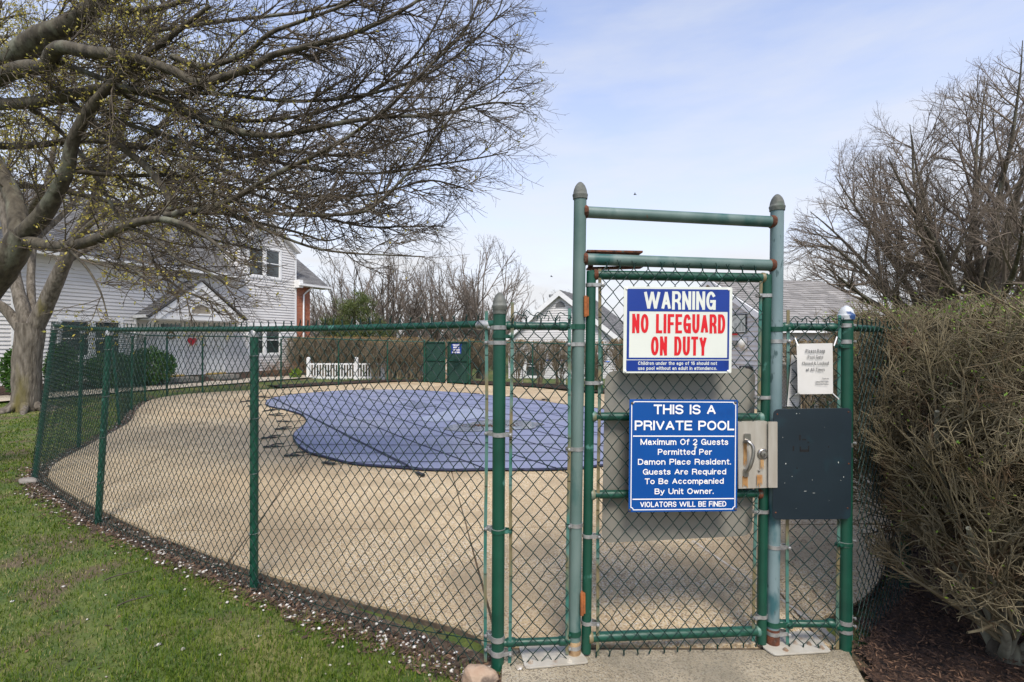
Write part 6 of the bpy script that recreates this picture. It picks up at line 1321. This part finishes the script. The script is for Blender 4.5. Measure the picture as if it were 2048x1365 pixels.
# ------------------------------------------------------------------ lawn: blades, pebbles, litter
GRASS = mat('grass_blades', (.028, .080, .007), (.16, .21, .022), attr='rnd', rough=.8, spec=.2, transl=.35)
STRAW = mat('dry_grass_blades', (.20, .17, .06), (.32, .28, .11), attr='rnd', rough=.8)
lawn_poly = [(-.02, .6), (-.055, 2.60)] + [tuple(l[0][:2] + (l[0][:2] - cen) / np.linalg.norm(l[0][:2] - cen) * .10) for l in lp[1:9]] + [(-11.2, 15.5), (-13.5, 15.2), (-16, 14.6), (-20, 13), (-20, .6)]
def blades(P, L, Wd, name, material, label, cat='grass'):
    n = len(P); th = rng.uniform(0, 2 * math.pi, n); ln = np.abs(rng.normal(0, .55, n)); d = np.stack([np.cos(th) * np.sin(ln), np.sin(th) * np.sin(ln), np.cos(ln)], 1); s_ = np.stack([-np.sin(th), np.cos(th), 0 * th], 1)
    l = (L * rng.uniform(.5, 1.4, n))[:, None]; w_2 = (Wd * rng.uniform(.7, 1.3, n))[:, None] / 2; b = np.stack([np.cos(th), np.sin(th), 0 * th], 1)
    mid_ = P + d * l * .55; tip = P + d * l * .9 + b * l * .25 - [0, 0, .0]
    v = np.stack([P - s_ * w_2, P + s_ * w_2, mid_ + s_ * w_2 * .8, mid_ - s_ * w_2 * .8, tip], 1); i = np.arange(n)[:, None] * 5
    a = Acc(); a.add(v.reshape(-1, 3), i + [[0, 1, 2, 3]], i + [[3, 2, 4]], a=np.repeat(rng.random(n), 5)); o = a.build(name, material, None, kind='stuff', attr=True); tag(o, label, cat); return o
def patch(x, y): return .5 + .25 * np.sin(x * 2.3 + 1.1 * np.sin(y * 1.7)) + .25 * np.cos(y * 2.9 + 1.3 * np.sin(x * 2.1)) + .2 * np.sin(x * 7.1 + y * 5.3)
vis = lambda x, y: (y > 2.2) & (x / y > -1.12)
def lawn_pts(n, dens):
    p = scatter(lawn_poly, n, lambda x, y: dens(x, y) * vis(x, y)); return np.c_[p, ground(p[:, 0], p[:, 1]) - .004]
d_near = lambda x, y: np.clip(5.2 / (y * y) , 0, 1) * 1.0 * (.28 + .72 * np.clip(patch(x, y) * 1.3, 0, 1))
P = lawn_pts(3600000, d_near); blades(P, .042, .0042 + 0 * P[:, 0] + np.clip(P[:, 1] - 3, 0, 12) * .0013, 'lawn_grass', GRASS, 'short patchy green lawn grass left of the pool fence'); print('blades', len(P))
P = lawn_pts(900000, lambda x, y: np.clip(5.0 / (y * y), 0, 1) * np.clip(1.35 - patch(x, y) * 1.1, 0, 1)); blades(P, .026, .0026 + np.clip(P[:, 1] - 3, 0, 12) * .0012, 'dry_grass', STRAW, 'straw coloured dead grass between the green patches of lawn', 'dry grass'); print('straw', len(P))
def stones(P, size, name, material, label, parent=None, cat='stones'):
    n = len(P); base_v = np.array([[1, 0, 0], [-1, 0, 0], [0, 1, 0], [0, -1, 0], [0, 0, 1], [0, 0, -1], [.7, .7, .25], [-.7, .65, .2], [.65, -.7, .2], [-.7, -.7, .3]], float)
    fc = np.array([[0, 6, 4], [6, 2, 4], [2, 7, 4], [7, 1, 4], [1, 9, 4], [9, 3, 4], [3, 8, 4], [8, 0, 4], [6, 0, 5], [2, 6, 5], [7, 2, 5], [1, 7, 5], [9, 1, 5], [3, 9, 5], [8, 3, 5], [0, 8, 5]])
    v = base_v[None] * (1 + rng.normal(0, .14, (n, 10, 1))); s_ = (size * rng.uniform(.5, 1.5, n))[:, None, None] / 2 * np.stack([rng.uniform(.7, 1.3, n), rng.uniform(.6, 1, n), rng.uniform(.4, .7, n)], 1)[:, None]; v = v * s_
    th = rng.uniform(0, 6.28, n); c, s2_ = np.cos(th)[:, None], np.sin(th)[:, None]; v = np.stack([v[..., 0] * c - v[..., 1] * s2_, v[..., 0] * s2_ + v[..., 1] * c, v[..., 2]], -1) + P[:, None]
    a = Acc(); a.add(v.reshape(-1, 3), t=(fc[None] + np.arange(n)[:, None, None] * 10).reshape(-1, 3), a=np.repeat(rng.random(n), 10)); o = a.build(name, material, parent, kind='stuff', attr=True, smooth=True); tag(o, label, cat); return o
PEB = mat('pale_pebbles', (.30, .26, .20), (.62, .59, .53), attr='rnd', rough=.75, c3=(.75, .74, .70), t3=.6, s3=25)
P = lawn_pts(9000, lambda x, y: np.clip(6 / (y * y), 0, 1) * .34); P = P[:]; stones(P + [0, 0, .010], .022, 'lawn_pebbles', PEB, 'white pebbles scattered over the lawn', cat='pebbles')
SOIL = mat('bare_soil_edge', (.055, .036, .022), (.12, .085, .055), 18, .95, .8, 60, c3=(.20, .17, .12), t3=.62, s3=30, bdist=.02)
edge = crom(np.array([[-.055, 2.55]] + [l[0][:2] for l in lp[1:9]]), 260); a = Acc(); o_ = []; EP = []
for i in range(len(edge)):
    t = edge[min(i + 1, 259)] - edge[max(i - 1, 0)]; t = t / (np.linalg.norm(t) + 1e-9); n_2 = np.array([-t[1], t[0]]); n_2 = n_2 if np.dot(n_2, edge[i] - cen) > 0 else -n_2
    wd = .07 + .05 * math.sin(i * .31) + .04 * math.sin(i * .83 + 1)
    for d_ in (-.16, .03, wd): q = edge[i] + n_2 * d_; o_.append((q[0], q[1], float(ground(q[0], q[1])) + .008))
    for _ in range(14 if edge[i][1] < 7 else 4): q = edge[i] + n_2 * (rng.uniform(-.11, .0) if rng.random() < .35 else abs(rng.normal(.02, .075))); q = q + t * rng.uniform(-.03, .03); EP.append((q[0], q[1], float(ground(q[0], q[1])) + .014))
a.add(o_, [[3 * i + j, 3 * i + j + 1, 3 * i + j + 4, 3 * i + j + 3] for i in range(len(edge) - 1) for j in (0, 1)]); a.build('soil_edge', SOIL, kind='structure')
EP = np.array(EP); stones(EP[rng.random(len(EP)) < .38], .026, 'edge_gravel', PEB, 'pale gravel along the foot of the near fence', cat='gravel')
sel = EP[rng.integers(0, len(EP), 7000)] + rng.normal(0, .04, (7000, 3)) * [1, 1, .1]; flakes(sel, .045, .012, 'fence_litter', LITTER, .006, tilt=.25, label='dead leaves and twigs caught along the foot of the near fence')
P = lawn_pts(16000, lambda x, y: np.clip(6 / (y * y), 0, 1) * .8); flakes(P, .040, .011, 'lawn_litter', LITTER, .012, tilt=.3, label='small brown leaf scraps lying on the lawn')
# crumbs of bark blown on to the deck by the right fence, grit at the pad
pp = scatter([(1.35, 2.85), (1.95, 2.95), (3.6, 4.9), (2.9, 5.2)], 2600); flakes(np.c_[pp, np.full(len(pp), .004)][:520], .022, .006, 'deck_crumbs', CHIP, .001, tilt=.1, label='bark crumbs blown onto the deck right of the gate')
# twigs on the lawn
for i, (x, y, lb) in enumerate(((208, 1160, 'short forked brown stick lying on the near lawn'), (235, 1210, 'pale stick lying flat on the near lawn'), (60, 820, 'stick lying below the forked tree'), (32, 812, 'longer pale stick left of the forked tree trunk'))):
    p = GP(x, y, -.02); s_ = thing('stick', p, lb, 'stick'); k = p[1] / 3.5
    limb([p, p + V3(.05, .02, .02) * k, p + V3(.11, .07, .02) * k, p + V3(.15, .13, .01) * k], .006 * k ** .5, .003, 6, 5, 'stick_body', BARK, s_); limb([p + V3(.06, .03, .02) * k, p + V3(.06, .08, .02) * k], .004, .002, 3, 5, 'side_twig', BARK, s_)
# rocks at the foot of the left post
ROCK = mat('tan_fieldstone', (.30, .20, .13), (.42, .32, .23), 9, .9, .5, 40, c3=(.16, .12, .09), t3=.58, s3=12)
def rock(c, sx, sy, sz, label, material):
    bm = bmesh.new(); bmesh.ops.create_icosphere(bm, subdivisions=3, radius=1)
    ph = [rnd.uniform(0, 6) for _ in range(6)]; v = []
    for w_3 in bm.verts:
        x, y, z = w_3.co; k = 1 + .13 * math.sin(2.3 * x + ph[0]) + .12 * math.sin(2.7 * y + ph[1] + z) + .05 * math.sin(6 * x + 5 * z + ph[2]); z2 = max(z, -.5) if z < .55 else .55 + (z - .55) * .5
        v.append((c[0] + x * k * sx, c[1] + y * k * sy, c[2] + z2 * k * sz))
    a = Acc(); a.add(v, t=[[q.index for q in f.verts] for f in bm.faces]); bm.free(); a.build('rock', material, label=label, cat='rock', loc=c)
rock(V3(-.155, 2.56, -.03), .085, .065, .085, 'tan angular rock at the foot of the capped fence post', ROCK)
rock(V3(-.03, 2.50, -.03), .018, .016, .016, 'small pale stone right of the tan rock', PEB); rock(V3(.04, 2.60, .005), .018, .015, .015, 'small whitish stone by the corner of the left base plate', PEB)
rock(V3(-5.98, 6.2, -.03), .11, .08, .05, 'flat grey stone at the foot of the leaning corner fence post', mat('grey_flat_stone', (.16, .14, .12), (.24, .22, .19), 12, .9, .5))
# yellow flowers by the far fence
YEL = mat('yellow_petals', (.70, .55, .02)); yf = thing('daffodils', V3(2.85, 17.15, 0), 'clump of yellow daffodils at the edge of the far deck', 'flowers')
w = Wood(); 
for i in range(26): grow(w, (2.85 + rnd.uniform(-.14, .14), 17.2 + rnd.uniform(-.12, .12), -.02), vn((rnd.gauss(0, .2), rnd.gauss(0, .2), 1)), rnd.uniform(.2, .36), .012, 0, [dict(n=3, w=.08, t=(0, 0, 0), L=1, r=.01, tp=.6)])
w.build_twigs('stems', RHODO, yf); buds(np.repeat(np.array([q[0] for q in w.tips])[:18], 5, 0), .08, 'petals', YEL, yf, spread=.02)
# birds
BIRD = mat('dark_bird', (.02, .018, .016))
for (x, y, Z, lb) in ((1270, 388, 38, 'tiny dark bird flying above the gate frame'), (1103, 552, 45, 'tiny dark bird flying low left of the gate post')):
    p = PX(x, y, Z); b_ = thing('bird', p, lb, 'bird'); a = Acc(); a.tube([p + V3(-.11, 0, 0), p + V3(-.06, 0, .01), p + V3(0, 0, .015), p + V3(.07, 0, .01), p + V3(.13, 0, 0)], [.008, .03, .035, .025, .01], 8); a.build('body', BIRD, b_, smooth=True)
    for s_ in (-1, 1): Acc().prism([p + V3(.04, 0, .02), p + V3(-.04, 0, .02), p + V3(-.08, s_ * .16, .10), p + V3(-.02, s_ * .20, .09)], (0, 0, .008)).build('wing', BIRD, b_)
